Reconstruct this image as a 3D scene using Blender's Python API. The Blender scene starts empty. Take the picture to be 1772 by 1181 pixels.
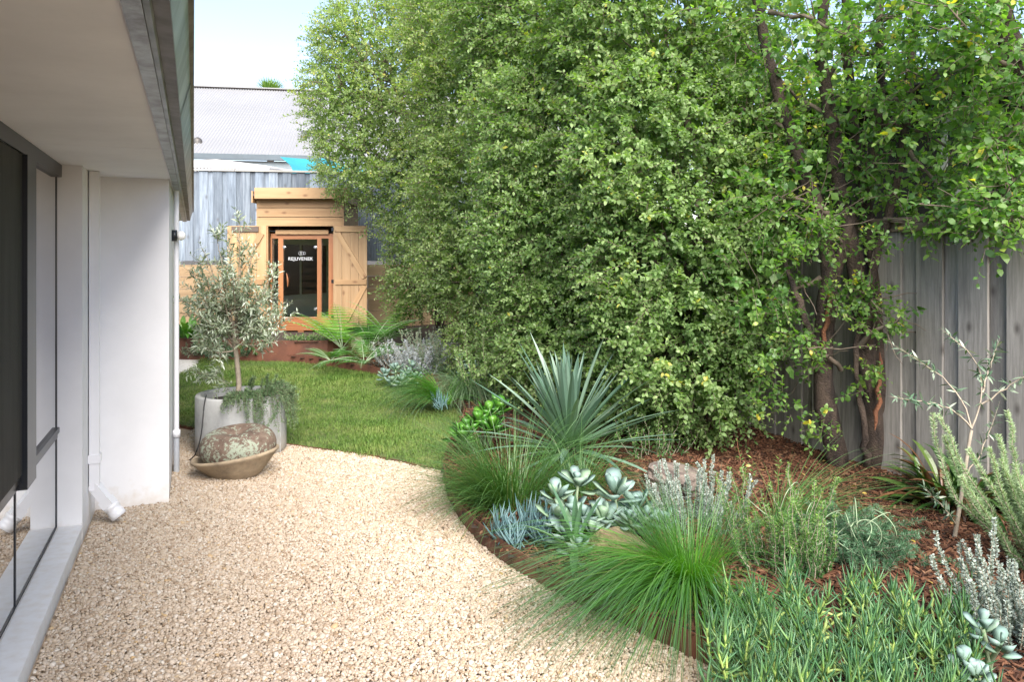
import bpy, math, random
import numpy as np
from mathutils import Vector, Matrix
R = math.radians
rng = np.random.default_rng(7)
SC = bpy.context.scene
COL = SC.collection

# ---------------------------------------------------------------- camera
F = 1350.0            # focal length in photograph pixels (1772 wide)
HC = 1.6              # camera height
cam_d = bpy.data.cameras.new('camera')
cam_d.sensor_width = 36.0
cam_d.lens = F / 1772.0 * 36.0
cam_d.shift_y = -140.5 / 1772.0
cam_d.clip_start = 0.05
cam_d.clip_end = 900.0
cam = bpy.data.objects.new('camera', cam_d)
COL.objects.link(cam)
cam.location = (0, 0, HC)
cam.rotation_euler = (R(90), 0, 0)
SC.camera = cam

# ---------------------------------------------------------------- sky, sun, exposure
SUN_EL, SUN_AZ = 43.0, 168.0        # azimuth from +Y (view direction) towards +X
world = bpy.data.worlds.new('World')
SC.world = world
world.use_nodes = True
wn = world.node_tree
bg = wn.nodes['Background']
sky = wn.nodes.new('ShaderNodeTexSky')
sky.sky_type = 'NISHITA'
sky.sun_disc = False
sky.sun_elevation = R(SUN_EL)
sky.sun_rotation = R(SUN_AZ)
sky.air_density = 1.0
sky.dust_density = 0.8
sky.ozone_density = 2.0
tint = wn.nodes.new('ShaderNodeMix')       # neutral white balance for the whole sky
tint.data_type = 'RGBA'; tint.blend_type = 'MULTIPLY'
tint.inputs[0].default_value = 1.0
tint.inputs[7].default_value = (1.12, 0.96, 0.93, 1)
wn.links.new(sky.outputs[0], tint.inputs[6])
wn.links.new(tint.outputs[2], bg.inputs['Color'])
bg.inputs['Strength'].default_value = 0.085
sun_d = bpy.data.lights.new('sun', 'SUN')
sun_d.energy = 2.9
sun_d.angle = R(60.0)
sun_d.color = (1.0, 0.94, 0.84)
sun = bpy.data.objects.new('sun', sun_d)
COL.objects.link(sun)
sdir = Vector((math.sin(R(SUN_AZ)) * math.cos(R(SUN_EL)), math.cos(R(SUN_AZ)) * math.cos(R(SUN_EL)), math.sin(R(SUN_EL))))
sun.rotation_euler = sdir.to_track_quat('Z', 'Y').to_euler()
sun.location = (-4, -6, 12)
vs = SC.view_settings
vs.view_transform = 'Standard'
vs.look = 'None'
vs.gamma = 1.0
vs.use_curve_mapping = False
vs.exposure = 2.2
SC.cycles.max_bounces = 6
SC.cycles.diffuse_bounces = 3
SC.cycles.caustics_reflective = False
SC.cycles.caustics_refractive = False
SC.cycles.glossy_bounces = 3
SC.cycles.transparent_max_bounces = 12
SC.cycles.use_denoising = True
SC.cycles.denoising_input_passes = 'RGB_ALBEDO_NORMAL'
SC.cycles.denoising_prefilter = 'ACCURATE'

# ---------------------------------------------------------------- placing helpers
WX, WY = -0.378, 0.926             # along the house wall / side fence
VX, VY = 0.926, 0.378              # across the garden, house to fence
def wv(t, v, z=0.0):               # along-wall distance, across-garden distance
    return Vector((WX * t + VX * v, WY * t + VY * v, z))
def at(px, py, d):                 # a photograph pixel at depth d
    return Vector(((px - 886) / F * d, d, HC - (py - 450) / F * d))
def slope(y):
    return 0.048 * np.maximum(0.0, np.asarray(y, float) - 6.0)
def gp(px, py, dz=0.0):            # a photograph pixel on the ground (plus dz)
    k = (py - 450) / F
    d = (HC - dz) / k
    if d > 6:
        d = (HC + 0.288 - dz) / (k + 0.048)
    return at(px, py, d)
BED = 0.09

# ---------------------------------------------------------------- scene-graph helpers
def tag(o, label=None, cat=None, group=None, kind=None):
    if label: o['label'] = label
    if cat: o['category'] = cat
    if group: o['group'] = group
    if kind: o['kind'] = kind
    return o
def thing(name, loc, label, cat, group=None, rz=0.0):
    o = bpy.data.objects.new(name, None)
    o.empty_display_size = 0.1
    COL.objects.link(o)
    o.location = loc
    o.rotation_euler = (0, 0, rz)
    return tag(o, label, cat, group)
def link(name, me, parent=None, mat=None, loc=None, rot=None):
    o = bpy.data.objects.new(name, me)
    COL.objects.link(o)
    if mat is not None and not me.materials:
        me.materials.append(mat)
    if parent is not None:
        o.parent = parent
    if loc is not None: o.location = loc
    if rot is not None: o.rotation_euler = rot
    return o

class MB:
    """collects vertices, triangles, quads and two per-vertex numbers, then links ONE mesh"""
    def __init__(s):
        s.v, s.f3, s.f4, s.r, s.t, s.n = [], [], [], [], [], 0
    def add(s, v, f3=None, f4=None, r=None, t=None):
        v = np.asarray(v, np.float32).reshape(-1, 3)
        k = len(v)
        s.v.append(v)
        if f3 is not None and len(f3): s.f3.append(np.asarray(f3, np.int64).reshape(-1, 3) + s.n)
        if f4 is not None and len(f4): s.f4.append(np.asarray(f4, np.int64).reshape(-1, 4) + s.n)
        s.r.append(np.zeros(k, np.float32) if r is None else np.broadcast_to(np.asarray(r, np.float32).ravel(), (k,)))
        s.t.append(np.zeros(k, np.float32) if t is None else np.broadcast_to(np.asarray(t, np.float32).ravel(), (k,)))
        s.n += k
        return s
    def mesh(s, name, org=(0, 0, 0), smooth=False):
        me = bpy.data.meshes.new(name)
        v = np.concatenate(s.v) - np.asarray(org, np.float32)
        f3 = np.concatenate(s.f3) if s.f3 else np.zeros((0, 3), np.int64)
        f4 = np.concatenate(s.f4) if s.f4 else np.zeros((0, 4), np.int64)
        loops = np.concatenate([f3.ravel(), f4.ravel()]).astype(np.int32)
        tot = np.concatenate([np.full(len(f3), 3), np.full(len(f4), 4)]).astype(np.int32)
        st = np.concatenate([[0], np.cumsum(tot)[:-1]]).astype(np.int32)
        me.vertices.add(len(v)); me.vertices.foreach_set('co', v.ravel())
        me.loops.add(len(loops)); me.loops.foreach_set('vertex_index', loops)
        me.polygons.add(len(tot)); me.polygons.foreach_set('loop_start', st)
        me.polygons.foreach_set('use_smooth', np.full(len(tot), bool(smooth)))
        for nm, arr in (('r', s.r), ('t', s.t)):
            a = me.attributes.new(nm, 'FLOAT', 'POINT')
            a.data.foreach_set('value', np.concatenate(arr).astype(np.float32))
        me.update(calc_edges=True)
        return me
    def build(s, name, mat, parent=None, smooth=False):
        org = parent.matrix_basis.translation if parent is not None else (0, 0, 0)
        if parent is not None and parent.parent is not None:
            org = parent.parent.location + parent.location
        return link(name, s.mesh(name, org, smooth), parent, mat)
    # simple solids in world coordinates
    def box(s, c, sx, sy, sz, ax=(1, 0, 0), ay=(0, 1, 0), az=(0, 0, 1), bev=0.0):
        c = np.asarray(c, float); ax, ay, az = [np.asarray(q, float) for q in (ax, ay, az)]
        o = [(-1, -1, -1), (1, -1, -1), (1, 1, -1), (-1, 1, -1), (-1, -1, 1), (1, -1, 1), (1, 1, 1), (-1, 1, 1)]
        v = [c + ax * a * sx / 2 + ay * b * sy / 2 + az * d * sz / 2 for a, b, d in o]
        return s.add(v, f4=[(3, 2, 1, 0), (4, 5, 6, 7), (0, 1, 5, 4), (1, 2, 6, 5), (2, 3, 7, 6), (3, 0, 4, 7)], r=random.random())
    def lathe(s, prof, c=(0, 0, 0), n=40, sx=1.0, sy=1.0, tilt=None):
        prof = np.asarray(prof, float); k = len(prof)
        a = np.linspace(0, 2 * np.pi, n, endpoint=False)
        v = np.stack([np.outer(prof[:, 0], np.cos(a)) * sx, np.outer(prof[:, 0], np.sin(a)) * sy, np.repeat(prof[:, 1:2], n, 1)], -1).reshape(-1, 3)
        if tilt is not None:
            v = v @ np.array(tilt.to_3x3()).T
        v = v + np.asarray(c, float)
        i, j = np.meshgrid(np.arange(k - 1), np.arange(n), indexing='ij')
        i = i.ravel(); j = j.ravel(); j2 = (j + 1) % n
        return s.add(v, f4=np.stack([i * n + j, i * n + j2, (i + 1) * n + j2, (i + 1) * n + j], 1))

def unit(a):
    a = np.asarray(a, float)
    return a / np.maximum(1e-9, np.linalg.norm(a, axis=-1, keepdims=True))
def azel(az, el):
    return np.stack([np.cos(el) * np.cos(az), np.cos(el) * np.sin(az), np.sin(el)], -1)

def ribbons(mb, base, az, el, L, W, droop, S=6, fold=0.0, prof='grass', rr=None, pw=1.3, twist=0.0, t0=0.0):
    """N curved strap leaves; direction starts at elevation el and falls by droop along the length"""
    N = len(az)
    base = np.broadcast_to(np.asarray(base, float), (N, 3))
    L, W, droop, el = [np.broadcast_to(np.asarray(q, float), (N,)) for q in (L, W, droop, el)]
    s = np.linspace(0, 1, S + 1)
    th = el[:, None] - droop[:, None] * s[None] ** pw
    th = np.maximum(th, -1.5)
    d = np.stack([np.cos(th) * np.cos(az)[:, None], np.cos(th) * np.sin(az)[:, None], np.sin(th)], -1)
    step = d[:, :-1] * 0.5 + d[:, 1:] * 0.5
    p = np.concatenate([np.zeros((N, 1, 3)), np.cumsum(step, 1)], 1) * (L / S)[:, None, None] + base[:, None]
    side = np.stack([-np.sin(az), np.cos(az), np.zeros(N)], -1)[:, None] * np.ones((1, S + 1, 1))
    up = np.cross(d, side)
    if twist:
        ph = (rng.random(N) - .5)[:, None] * 2 * twist * (0.3 + s[None])
        side, up = side * np.cos(ph)[..., None] + up * np.sin(ph)[..., None], up * np.cos(ph)[..., None] - side * np.sin(ph)[..., None]
    if prof == 'grass': w = (1 - s ** 2.2) * 0.9 + 0.04
    elif prof == 'sword': w = np.interp(s, [0, .15, .5, .8, 1], [.75, .7, 1, .62, .02])
    elif prof == 'strap': w = np.interp(s, [0, .3, .7, .9, 1], [.6, 1, .95, .6, .05])
    elif prof == 'lance': w = np.interp(s, [0, .2, .45, .75, 1], [.15, .75, 1, .65, .02])
    hw = (W[:, None] * w[None] / 2)[..., None]
    rr = rng.random(N) if rr is None else rr
    if fold:
        a, b, c = p - side * hw - up * hw * -fold, p, p + side * hw - up * hw * -fold
        v = np.stack([a, b, c], 2).reshape(N, -1, 3); m = 3
    else:
        v = np.stack([p - side * hw, p + side * hw], 2).reshape(N, -1, 3); m = 2
    f = []
    for k in range(S):
        for q in range(m - 1):
            f.append((k * m + q, k * m + q + 1, (k + 1) * m + q + 1, (k + 1) * m + q))
    f = np.array(f)[None] + (np.arange(N) * (S + 1) * m)[:, None, None]
    mb.add(v, f4=f, r=np.repeat(rr, (S + 1) * m), t=t0 + (1 - t0) * np.tile(np.repeat(s, m), N))
    return p

def leaves(mb, base, d, nrm, L, W, rr=None, bend=0.15, shape='oval', t=None):
    """N flat leaves with six corner points each, curved along their length"""
    base = np.asarray(base, float).reshape(-1, 3); N = len(base)
    if N == 0: return
    d = unit(d); side = unit(np.cross(d, nrm)); nrm = np.cross(side, d)
    L = np.broadcast_to(np.asarray(L, float), (N,))[:, None]; W = np.broadcast_to(np.asarray(W, float), (N,))[:, None]
    rr = rng.random(N) if rr is None else rr
    if shape == 'needle':
        m = base + d * L * .45 - nrm * L * bend * .2
        v = np.stack([base, m - side * W * .5, base + d * L - nrm * L * bend, m + side * W * .5], 1)
        mb.add(v, f4=(np.arange(N) * 4)[:, None] + np.array([[0, 3, 2, 1]]), r=np.repeat(rr, 4), t=np.tile([0, .5, 1, .5], N))
        return
    a, b, wa, wb = {'oval': (.30, .72, .46, .42), 'narrow': (.3, .65, .5, .42), 'round': (.25, .75, .45, .5), 'tip': (.45, .85, .3, .5)}[shape]
    p1 = base + d * L * a - nrm * L * bend * a * a; p2 = base + d * L * b - nrm * L * bend * b * b
    tip = base + d * L - nrm * L * bend * 1.2
    cup = nrm * W * 0.12
    v = np.stack([base, p1 - side * W * wa + cup, p2 - side * W * wb + cup, tip, p2 + side * W * wb + cup, p1 + side * W * wa + cup], 1)
    o = (np.arange(N) * 6)[:, None]
    f3 = np.concatenate([o + np.array([[0, 5, 1]]), o + np.array([[2, 4, 3]])])
    f4 = o + np.array([[1, 5, 4, 2]])
    mb.add(v, f3=f3, f4=f4, r=np.repeat(rr, 6), t=np.tile([0, .4, .8, 1, .8, .4], N) if t is None else np.repeat(t, 6))

def paddles(mb, base, d, nrm, L, W, T=0.01, rr=None, curl=0.1):
    """N thick rounded leaves (succulents): ring of ten points and two faces"""
    base = np.asarray(base, float).reshape(-1, 3); N = len(base)
    d = unit(d); side = unit(np.cross(d, nrm)); nrm = np.cross(side, d)
    L = np.broadcast_to(np.asarray(L, float), (N,)); W = np.broadcast_to(np.asarray(W, float), (N,))
    rr = rng.random(N) if rr is None else rr
    u = np.array([0, .18, .42, .68, .88, 1, .88, .68, .42, .18]); w = np.array([0, .16, .36, .5, .38, 0, -.38, -.5, -.36, -.16])
    ring = base[:, None] + d[:, None] * (L[:, None] * u)[..., None] + side[:, None] * (W[:, None] * w)[..., None] + nrm[:, None] * (L[:, None] * curl * u * u + np.abs(w) * W[:, None] * .25)[..., None]
    cols = []
    for uu in (.35, .7):
        c = base + d * (L * uu)[:, None] + nrm * (L * curl * uu * uu)[:, None]
        cols += [c + nrm * T * .35, c - nrm * T]
    v = np.concatenate([ring, np.stack(cols, 1)], 1)     # 10 ring, 10 top35, 11 bot35, 12 top70, 13 bot70
    tri = []
    for (c1, c2, fl) in ((10, 12, 0), (11, 13, 1)):
        q = [(0, 1, c1), (1, 2, c1), (2, c2, c1), (2, 3, c2), (3, 4, c2), (4, 5, c2), (5, 6, c2), (6, 7, c2), (7, 8, c2), (8, c1, c2), (8, 9, c1), (9, 0, c1)]
        tri += [(x, z, y) if fl == 0 else (x, y, z) for x, y, z in q]
    f3 = np.array(tri)[None] + (np.arange(N) * 14)[:, None, None]
    tt = np.concatenate([u, [.35, .35, .7, .7]])
    mb.add(v, f3=f3, r=np.repeat(rr, 14), t=np.tile(tt, N))

def tubes(mb, paths, rad, sides=6, rr=None):
    """N tapered tubes along K-point paths"""
    P = np.asarray(paths, float)
    if P.ndim == 2: P = P[None]
    N, K, _ = P.shape
    rad = np.broadcast_to(np.asarray(rad, float), (N, K))
    T = np.gradient(P, axis=1); T = unit(T)
    ref = np.where(np.abs(T[..., 2:3]) > .9, np.array([1., 0.02, 0]), np.array([0.01, 0, 1.]))
    A = unit(np.cross(T, ref)); B = np.cross(A, T)
    an = np.linspace(0, 2 * np.pi, sides, endpoint=False)
    v = P[:, :, None] + (A[:, :, None] * np.cos(an)[:, None] + B[:, :, None] * np.sin(an)[:, None]) * rad[:, :, None, None]
    f = []
    for k in range(K - 1):
        for q in range(sides):
            q2 = (q + 1) % sides
            f.append((k * sides + q, k * sides + q2, (k + 1) * sides + q2, (k + 1) * sides + q))
    f = np.array(f)[None] + (np.arange(N) * K * sides)[:, None, None]
    rr = rng.random(N) if rr is None else rr
    mb.add(v.reshape(-1, 3), f4=f, r=np.repeat(rr, K * sides), t=np.tile(np.repeat(np.linspace(0, 1, K), sides), N))

def wiggle(a, b, K=7, amp=0.05, sag=0.0, rs=None):
    rs = rs or rng
    a = np.asarray(a, float); b = np.asarray(b, float)
    s = np.linspace(0, 1, K)[:, None]
    p = a + (b - a) * s
    n = np.cumsum(rs.normal(0, 1, (K, 3)), 0); n -= n[0] + (n[-1] - n[0]) * s
    L = np.linalg.norm(b - a)
    p = p + n * amp * L / max(1, K ** .5)
    p[:, 2] -= sag * L * np.sin(np.pi * s[:, 0])
    return p
def polyline(pts, K=12, jit=0.0):
    pts = np.asarray(pts, float)
    d = np.concatenate([[0], np.cumsum(np.linalg.norm(np.diff(pts, axis=0), axis=1))])
    q = np.linspace(0, d[-1], K)
    # Catmull-Rom like smoothing through cumulative interpolation
    out = np.stack([np.interp(q, d, pts[:, i]) for i in range(3)], 1)
    for _ in range(2):
        out[1:-1] = out[1:-1] * .5 + (out[:-2] + out[2:]) * .25
    if jit: out[1:-1] += rng.normal(0, jit, out[1:-1].shape)
    return out
def spread(n, lo, hi):
    return lo + (hi - lo) * rng.random(n)
def perp(ax, phi):
    ax = unit(ax)
    ref = np.where(np.abs(ax[..., 2:3]) > .9, np.array([1., 0, 0]), np.array([0, 0, 1.]))
    a = unit(np.cross(ax, ref)); b = np.cross(ax, a)
    return a * np.cos(phi)[..., None] + b * np.sin(phi)[..., None]

def sprigs(mb, tw, base, axis, L, K, leafL, leafW, spreadk=0.9, droop=0.25, shape='oval', rad=0.0025, upn=0.6, rr=None, bend=.2):
    """N twigs of length L along axis, each with K leaves set around it"""
    N = len(base); axis = unit(axis)
    L = np.broadcast_to(np.asarray(L, float), (N,))
    s = (np.arange(K) + .6) / K
    pos = base[:, None] + axis[:, None] * (L[:, None] * s)[..., None]
    pos[..., 2] -= droop * L[:, None] * s ** 2
    phi = np.arange(K) * 2.4 + rng.random(N)[:, None] * 6.3 + rng.normal(0, .4, (N, K))
    ax = np.repeat(axis[:, None], K, 1)
    pr = perp(ax, phi)
    d = unit(ax * (.35 + .5 * s[None, :, None]) + pr * spreadk + rng.normal(0, .22, (N, K, 3)))
    nn = unit(np.cross(np.cross(d, np.array([0, 0, 1.])), d) * 1.0 + rng.normal(0, .55, (N, K, 3)) + ax * (1 - upn))
    q = (0.75 + .5 * rng.random((N, K))) * (1.05 - .35 * s) * rng.uniform(.68, 1.32, (N, 1))
    rl = (rng.random((N, K)) if rr is None else np.clip(rr[:, None] + rng.normal(0, .14, (N, K)), 0, 1))
    leaves(mb, pos.reshape(-1, 3), d.reshape(-1, 3), nn.reshape(-1, 3), leafL * q.ravel(), leafW * q.ravel(), rl.ravel(), bend, shape)
    if tw is not None:
        e = base + axis * L[:, None]; e[:, 2] -= droop * L
        m = base + axis * L[:, None] * .5; m[:, 2] -= droop * L * .25
        tubes(tw, np.stack([base, m, e], 1), np.array([rad, rad * .75, rad * .35]), 3)

def inpoly(x, y, poly):
    x = np.asarray(x); y = np.asarray(y)
    c = np.zeros(x.shape, bool); n = len(poly)
    for i in range(n):
        x1, y1 = poly[i][:2]; x2, y2 = poly[(i + 1) % n][:2]
        if y1 == y2: continue
        c ^= ((y1 > y) != (y2 > y)) & (x < (x2 - x1) * (y - y1) / (y2 - y1) + x1)
    return c
def vnoise(x, y, f=1.0, seed=0):
    """cheap smooth 2-D noise in -1..1"""
    g = np.random.default_rng(seed).random((64, 64)) * 2 - 1
    x = np.asarray(x) * f; y = np.asarray(y) * f
    xi = np.floor(x).astype(int); yi = np.floor(y).astype(int)
    u = x - xi; w = y - yi; u = u * u * (3 - 2 * u); w = w * w * (3 - 2 * w)
    a = g[xi % 64, yi % 64]; b = g[(xi + 1) % 64, yi % 64]; c = g[xi % 64, (yi + 1) % 64]; d = g[(xi + 1) % 64, (yi + 1) % 64]
    return (a * (1 - u) + b * u) * (1 - w) + (c * (1 - u) + d * u) * w

# ---------------------------------------------------------------- materials
def newmat(name):
    m = bpy.data.materials.new(name); m.use_nodes = True
    nt = m.node_tree
    return m, nt, nt.nodes['Principled BSDF']
def ramp(nt, fac, cols, pos=None, interp='LINEAR'):
    n = nt.nodes.new('ShaderNodeValToRGB')
    n.color_ramp.interpolation = interp
    el = n.color_ramp.elements
    pos = pos or [i / max(1, len(cols) - 1) for i in range(len(cols))]
    while len(el) < len(cols): el.new(0.5)
    for e, c, p in zip(el, cols, pos):
        e.position = p; e.color = (c[0], c[1], c[2], 1)
    if fac is not None: nt.links.new(fac, n.inputs[0])
    return n.outputs[0]
def noise(nt, scale, detail=5, rough=.6, coord='Object', sc=(1, 1, 1), off=None):
    tc = nt.nodes.new('ShaderNodeTexCoord'); mp = nt.nodes.new('ShaderNodeMapping')
    mp.inputs['Scale'].default_value = sc
    nt.links.new(tc.outputs[coord], mp.inputs['Vector'])
    if off is not None: nt.links.new(off, mp.inputs['Location'])
    n = nt.nodes.new('ShaderNodeTexNoise')
    n.inputs['Scale'].default_value = scale; n.inputs['Detail'].default_value = detail; n.inputs['Roughness'].default_value = rough
    nt.links.new(mp.outputs[0], n.inputs['Vector'])
    return n.outputs['Fac']
def mixc(nt, a, b, fac, mode='MIX'):
    n = nt.nodes.new('ShaderNodeMix'); n.data_type = 'RGBA'; n.blend_type = mode
    for sock, val in ((n.inputs[6], a), (n.inputs[7], b), (n.inputs[0], fac)):
        if hasattr(val, 'node'): nt.links.new(val, sock)
        elif isinstance(val, (int, float)): sock.default_value = val
        else: sock.default_value = (val[0], val[1], val[2], 1)
    return n.outputs[2]
def mth(nt, op, a, b=None):
    n = nt.nodes.new('ShaderNodeMath'); n.operation = op
    for i, val in enumerate((a, b)):
        if val is None: continue
        if hasattr(val, 'node'): nt.links.new(val, n.inputs[i])
        else: n.inputs[i].default_value = val
    return n.outputs[0]
def bump(nt, h, bsdf, strength=.3, dist=.01):
    n = nt.nodes.new('ShaderNodeBump'); n.inputs['Strength'].default_value = strength; n.inputs['Distance'].default_value = dist
    nt.links.new(h, n.inputs['Height']); nt.links.new(n.outputs[0], bsdf.inputs['Normal'])
def objrand(nt):
    return nt.nodes.new('ShaderNodeObjectInfo').outputs['Random']
def plain(name, c, rough=.6, var=.12, scale=6, metal=0.0, bmp=.1, c2=None, sc=(1, 1, 1), bdist=.004, detail=6):
    m, nt, b = newmat(name)
    nz = noise(nt, scale, detail, .65, sc=sc)
    c2 = c2 or [q * (1 - var * 2) for q in c]
    nt.links.new(ramp(nt, nz, [c2, c], [.35, .62]), b.inputs['Base Color'])
    b.inputs['Roughness'].default_value = rough; b.inputs['Metallic'].default_value = metal
    if bmp: bump(nt, noise(nt, scale * 6, 4, .6), b, bmp, bdist)
    return m
def wood(name, cols, axis='z', rough=.75, grain=26, vary=.35, knots=None, streak=None):
    m, nt, b = newmat(name)
    rnd = objrand(nt)
    cx = nt.nodes.new('ShaderNodeCombineXYZ')
    for i, k in enumerate((37.0, 91.0, 53.0)): nt.links.new(mth(nt, 'MULTIPLY', rnd, k), cx.inputs[i])
    sc = {'z': (1, 1, .06), 'x': (.06, 1, 1), 'y': (1, .06, 1)}[axis]
    g = noise(nt, grain, 7, .7, sc=sc, off=cx.outputs[0])
    g2 = noise(nt, 3.0, 3, .5, sc=tuple(q if q < 1 else 1.6 for q in sc), off=cx.outputs[0])
    f = mth(nt, 'ADD', mth(nt, 'MULTIPLY', g, .65), mth(nt, 'MULTIPLY', g2, .35))
    col = ramp(nt, f, cols, [.30 + .4 * i / (len(cols) - 1) for i in range(len(cols))])
    br = mth(nt, 'ADD', mth(nt, 'MULTIPLY', rnd, vary), 1 - vary * .55)
    cb = nt.nodes.new('ShaderNodeCombineXYZ')
    for i in range(3): nt.links.new(br, cb.inputs[i])
    col = mixc(nt, col, cb.outputs[0], 1.0, 'MULTIPLY')
    if knots:
        tc = nt.nodes.new('ShaderNodeTexCoord'); sp_ = nt.nodes.new('ShaderNodeSeparateXYZ'); cm = nt.nodes.new('ShaderNodeCombineXYZ')
        nt.links.new(tc.outputs['Object'], sp_.inputs[0])
        al, ac = (2, 0) if axis == 'z' else (0, 2)
        nt.links.new(mth(nt, 'ADD', mth(nt, 'MULTIPLY', sp_.outputs[al], .55), mth(nt, 'MULTIPLY', rnd, 61.0)), cm.inputs[0])
        nt.links.new(mth(nt, 'ADD', sp_.outputs[ac], mth(nt, 'MULTIPLY', rnd, 23.0)), cm.inputs[1])
        vo = nt.nodes.new('ShaderNodeTexVoronoi'); vo.voronoi_dimensions = '2D'; vo.inputs['Scale'].default_value = 3.4
        nt.links.new(cm.outputs[0], vo.inputs['Vector'])
        kf = ramp(nt, vo.outputs['Distance'], [(1, 1, 1), (.55, .55, .55), (0, 0, 0)], [.02, .05, .095])
        col = mixc(nt, col, knots, mth(nt, 'MULTIPLY', kf, .75))
    if streak:
        st = noise(nt, 9, 4, .6, sc=tuple(q * 1.5 if q < 1 else 1 for q in sc), off=cx.outputs[0])
        col = mixc(nt, col, streak, mth(nt, 'MULTIPLY', ramp(nt, st, [(0, 0, 0), (1, 1, 1)], [.55, .75]), .6))
    nt.links.new(col, b.inputs['Base Color'])
    b.inputs['Roughness'].default_value = rough
    bump(nt, g, b, .25, .003)
    return m
def leafmat(name, cols, pos=None, tip=None, tipf=1.0, transl=.3, rough=.42, tcol=None, spec=.5, base=None):
    """leaf: colour by the per-leaf number r, drifting to another colour towards the tip"""
    m, nt, b = newmat(name)
    ar = nt.nodes.new('ShaderNodeAttribute'); ar.attribute_name = 'r'
    at_ = nt.nodes.new('ShaderNodeAttribute'); at_.attribute_name = 't'
    col = ramp(nt, ar.outputs['Fac'], cols, pos)
    if tip is not None:
        col = mixc(nt, col, tip, mth(nt, 'MULTIPLY', at_.outputs['Fac'], tipf))
    if base is not None:
        inv = mth(nt, 'MULTIPLY', mth(nt, 'POWER', mth(nt, 'SUBTRACT', 1.0, at_.outputs['Fac']), 3.0), .9)
        col = mixc(nt, col, base, inv)
    nt.links.new(col, b.inputs['Base Color'])
    b.inputs['Roughness'].default_value = rough
    b.inputs['Specular IOR Level'].default_value = spec
    if transl > 0:
        tr = nt.nodes.new('ShaderNodeBsdfTranslucent')
        tcn = mixc(nt, col, tcol or (.75, .9, .25), 1.0, 'MULTIPLY')
        g = nt.nodes.new('ShaderNodeMix'); g.data_type = 'RGBA'
        nt.links.new(mixc(nt, tcn, (2.2, 2.2, 2.2), 1.0, 'MULTIPLY'), tr.inputs['Color'])
        ms = nt.nodes.new('ShaderNodeMixShader'); ms.inputs[0].default_value = transl
        nt.nodes.remove(g)
        nt.links.new(b.outputs[0], ms.inputs[1]); nt.links.new(tr.outputs[0], ms.inputs[2])
        nt.links.new(ms.outputs[0], nt.nodes['Material Output'].inputs['Surface'])
    return m
def instmat(name, cols, pos=None, rough=.7, scale=60, nvar=.25, spec=.4):
    """colour by a random number per scattered piece"""
    m, nt, b = newmat(name)
    col = ramp(nt, objrand(nt), cols, pos)
    nz = noise(nt, scale, 3, .6)
    cb = nt.nodes.new('ShaderNodeCombineXYZ')
    br = mth(nt, 'ADD', mth(nt, 'MULTIPLY', nz, nvar * 2), 1 - nvar)
    for i in range(3): nt.links.new(br, cb.inputs[i])
    nt.links.new(mixc(nt, col, cb.outputs[0], 1.0, 'MULTIPLY'), b.inputs['Base Color'])
    b.inputs['Roughness'].default_value = rough; b.inputs['Specular IOR Level'].default_value = spec
    return m

def scatter(name, pts, rot, scl, variants, mat, parent=None):
    """one object whose node tree sets small meshes on its points (for what nobody could count)"""
    me = bpy.data.meshes.new(name)
    n = len(pts)
    me.vertices.add(n); me.vertices.foreach_set('co', np.asarray(pts, np.float32).ravel())
    for nm, arr, ty in (('rot', rot, 'FLOAT_VECTOR'), ('scl', scl, 'FLOAT_VECTOR')):
        a = me.attributes.new(nm, ty, 'POINT'); a.data.foreach_set('vector', np.asarray(arr, np.float32).ravel())
    a = me.attributes.new('vi', 'INT', 'POINT'); a.data.foreach_set('value', rng.integers(0, len(variants), n).astype(np.int32))
    o = link(name, me, parent)
    ng = bpy.data.node_groups.new(name + '_nodes', 'GeometryNodeTree')
    ng.interface.new_socket('Geometry', in_out='INPUT', socket_type='NodeSocketGeometry')
    ng.interface.new_socket('Geometry', in_out='OUTPUT', socket_type='NodeSocketGeometry')
    gi = ng.nodes.new('NodeGroupInput'); go = ng.nodes.new('NodeGroupOutput')
    ip = ng.nodes.new('GeometryNodeInstanceOnPoints'); jn = ng.nodes.new('GeometryNodeJoinGeometry')
    mp = ng.nodes.new('GeometryNodeMeshToPoints')
    for i, vm in enumerate(variants):
        if not vm.materials: vm.materials.append(mat)
        vo = bpy.data.objects.new(name + '_piece', vm)
        oi = ng.nodes.new('GeometryNodeObjectInfo'); oi.inputs['Object'].default_value = vo
        oi.inputs['As Instance'].default_value = True
        ng.links.new(oi.outputs['Geometry'], jn.inputs[0])
    ng.links.new(gi.outputs[0], mp.inputs['Mesh']); ng.links.new(mp.outputs[0], ip.inputs['Points'])
    ng.links.new(jn.outputs[0], ip.inputs['Instance'])
    ip.inputs['Pick Instance'].default_value = True
    for nm, ty, sock in (('rot', 'FLOAT_VECTOR', 'Rotation'), ('scl', 'FLOAT_VECTOR', 'Scale'), ('vi', 'INT', 'Instance Index')):
        na = ng.nodes.new('GeometryNodeInputNamedAttribute'); na.data_type = ty; na.inputs['Name'].default_value = nm
        ng.links.new(na.outputs['Attribute'], ip.inputs[sock])
    ng.links.new(ip.outputs[0], go.inputs[0])
    o.modifiers.new('scatter', 'NODES').node_group = ng
    return o

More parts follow.
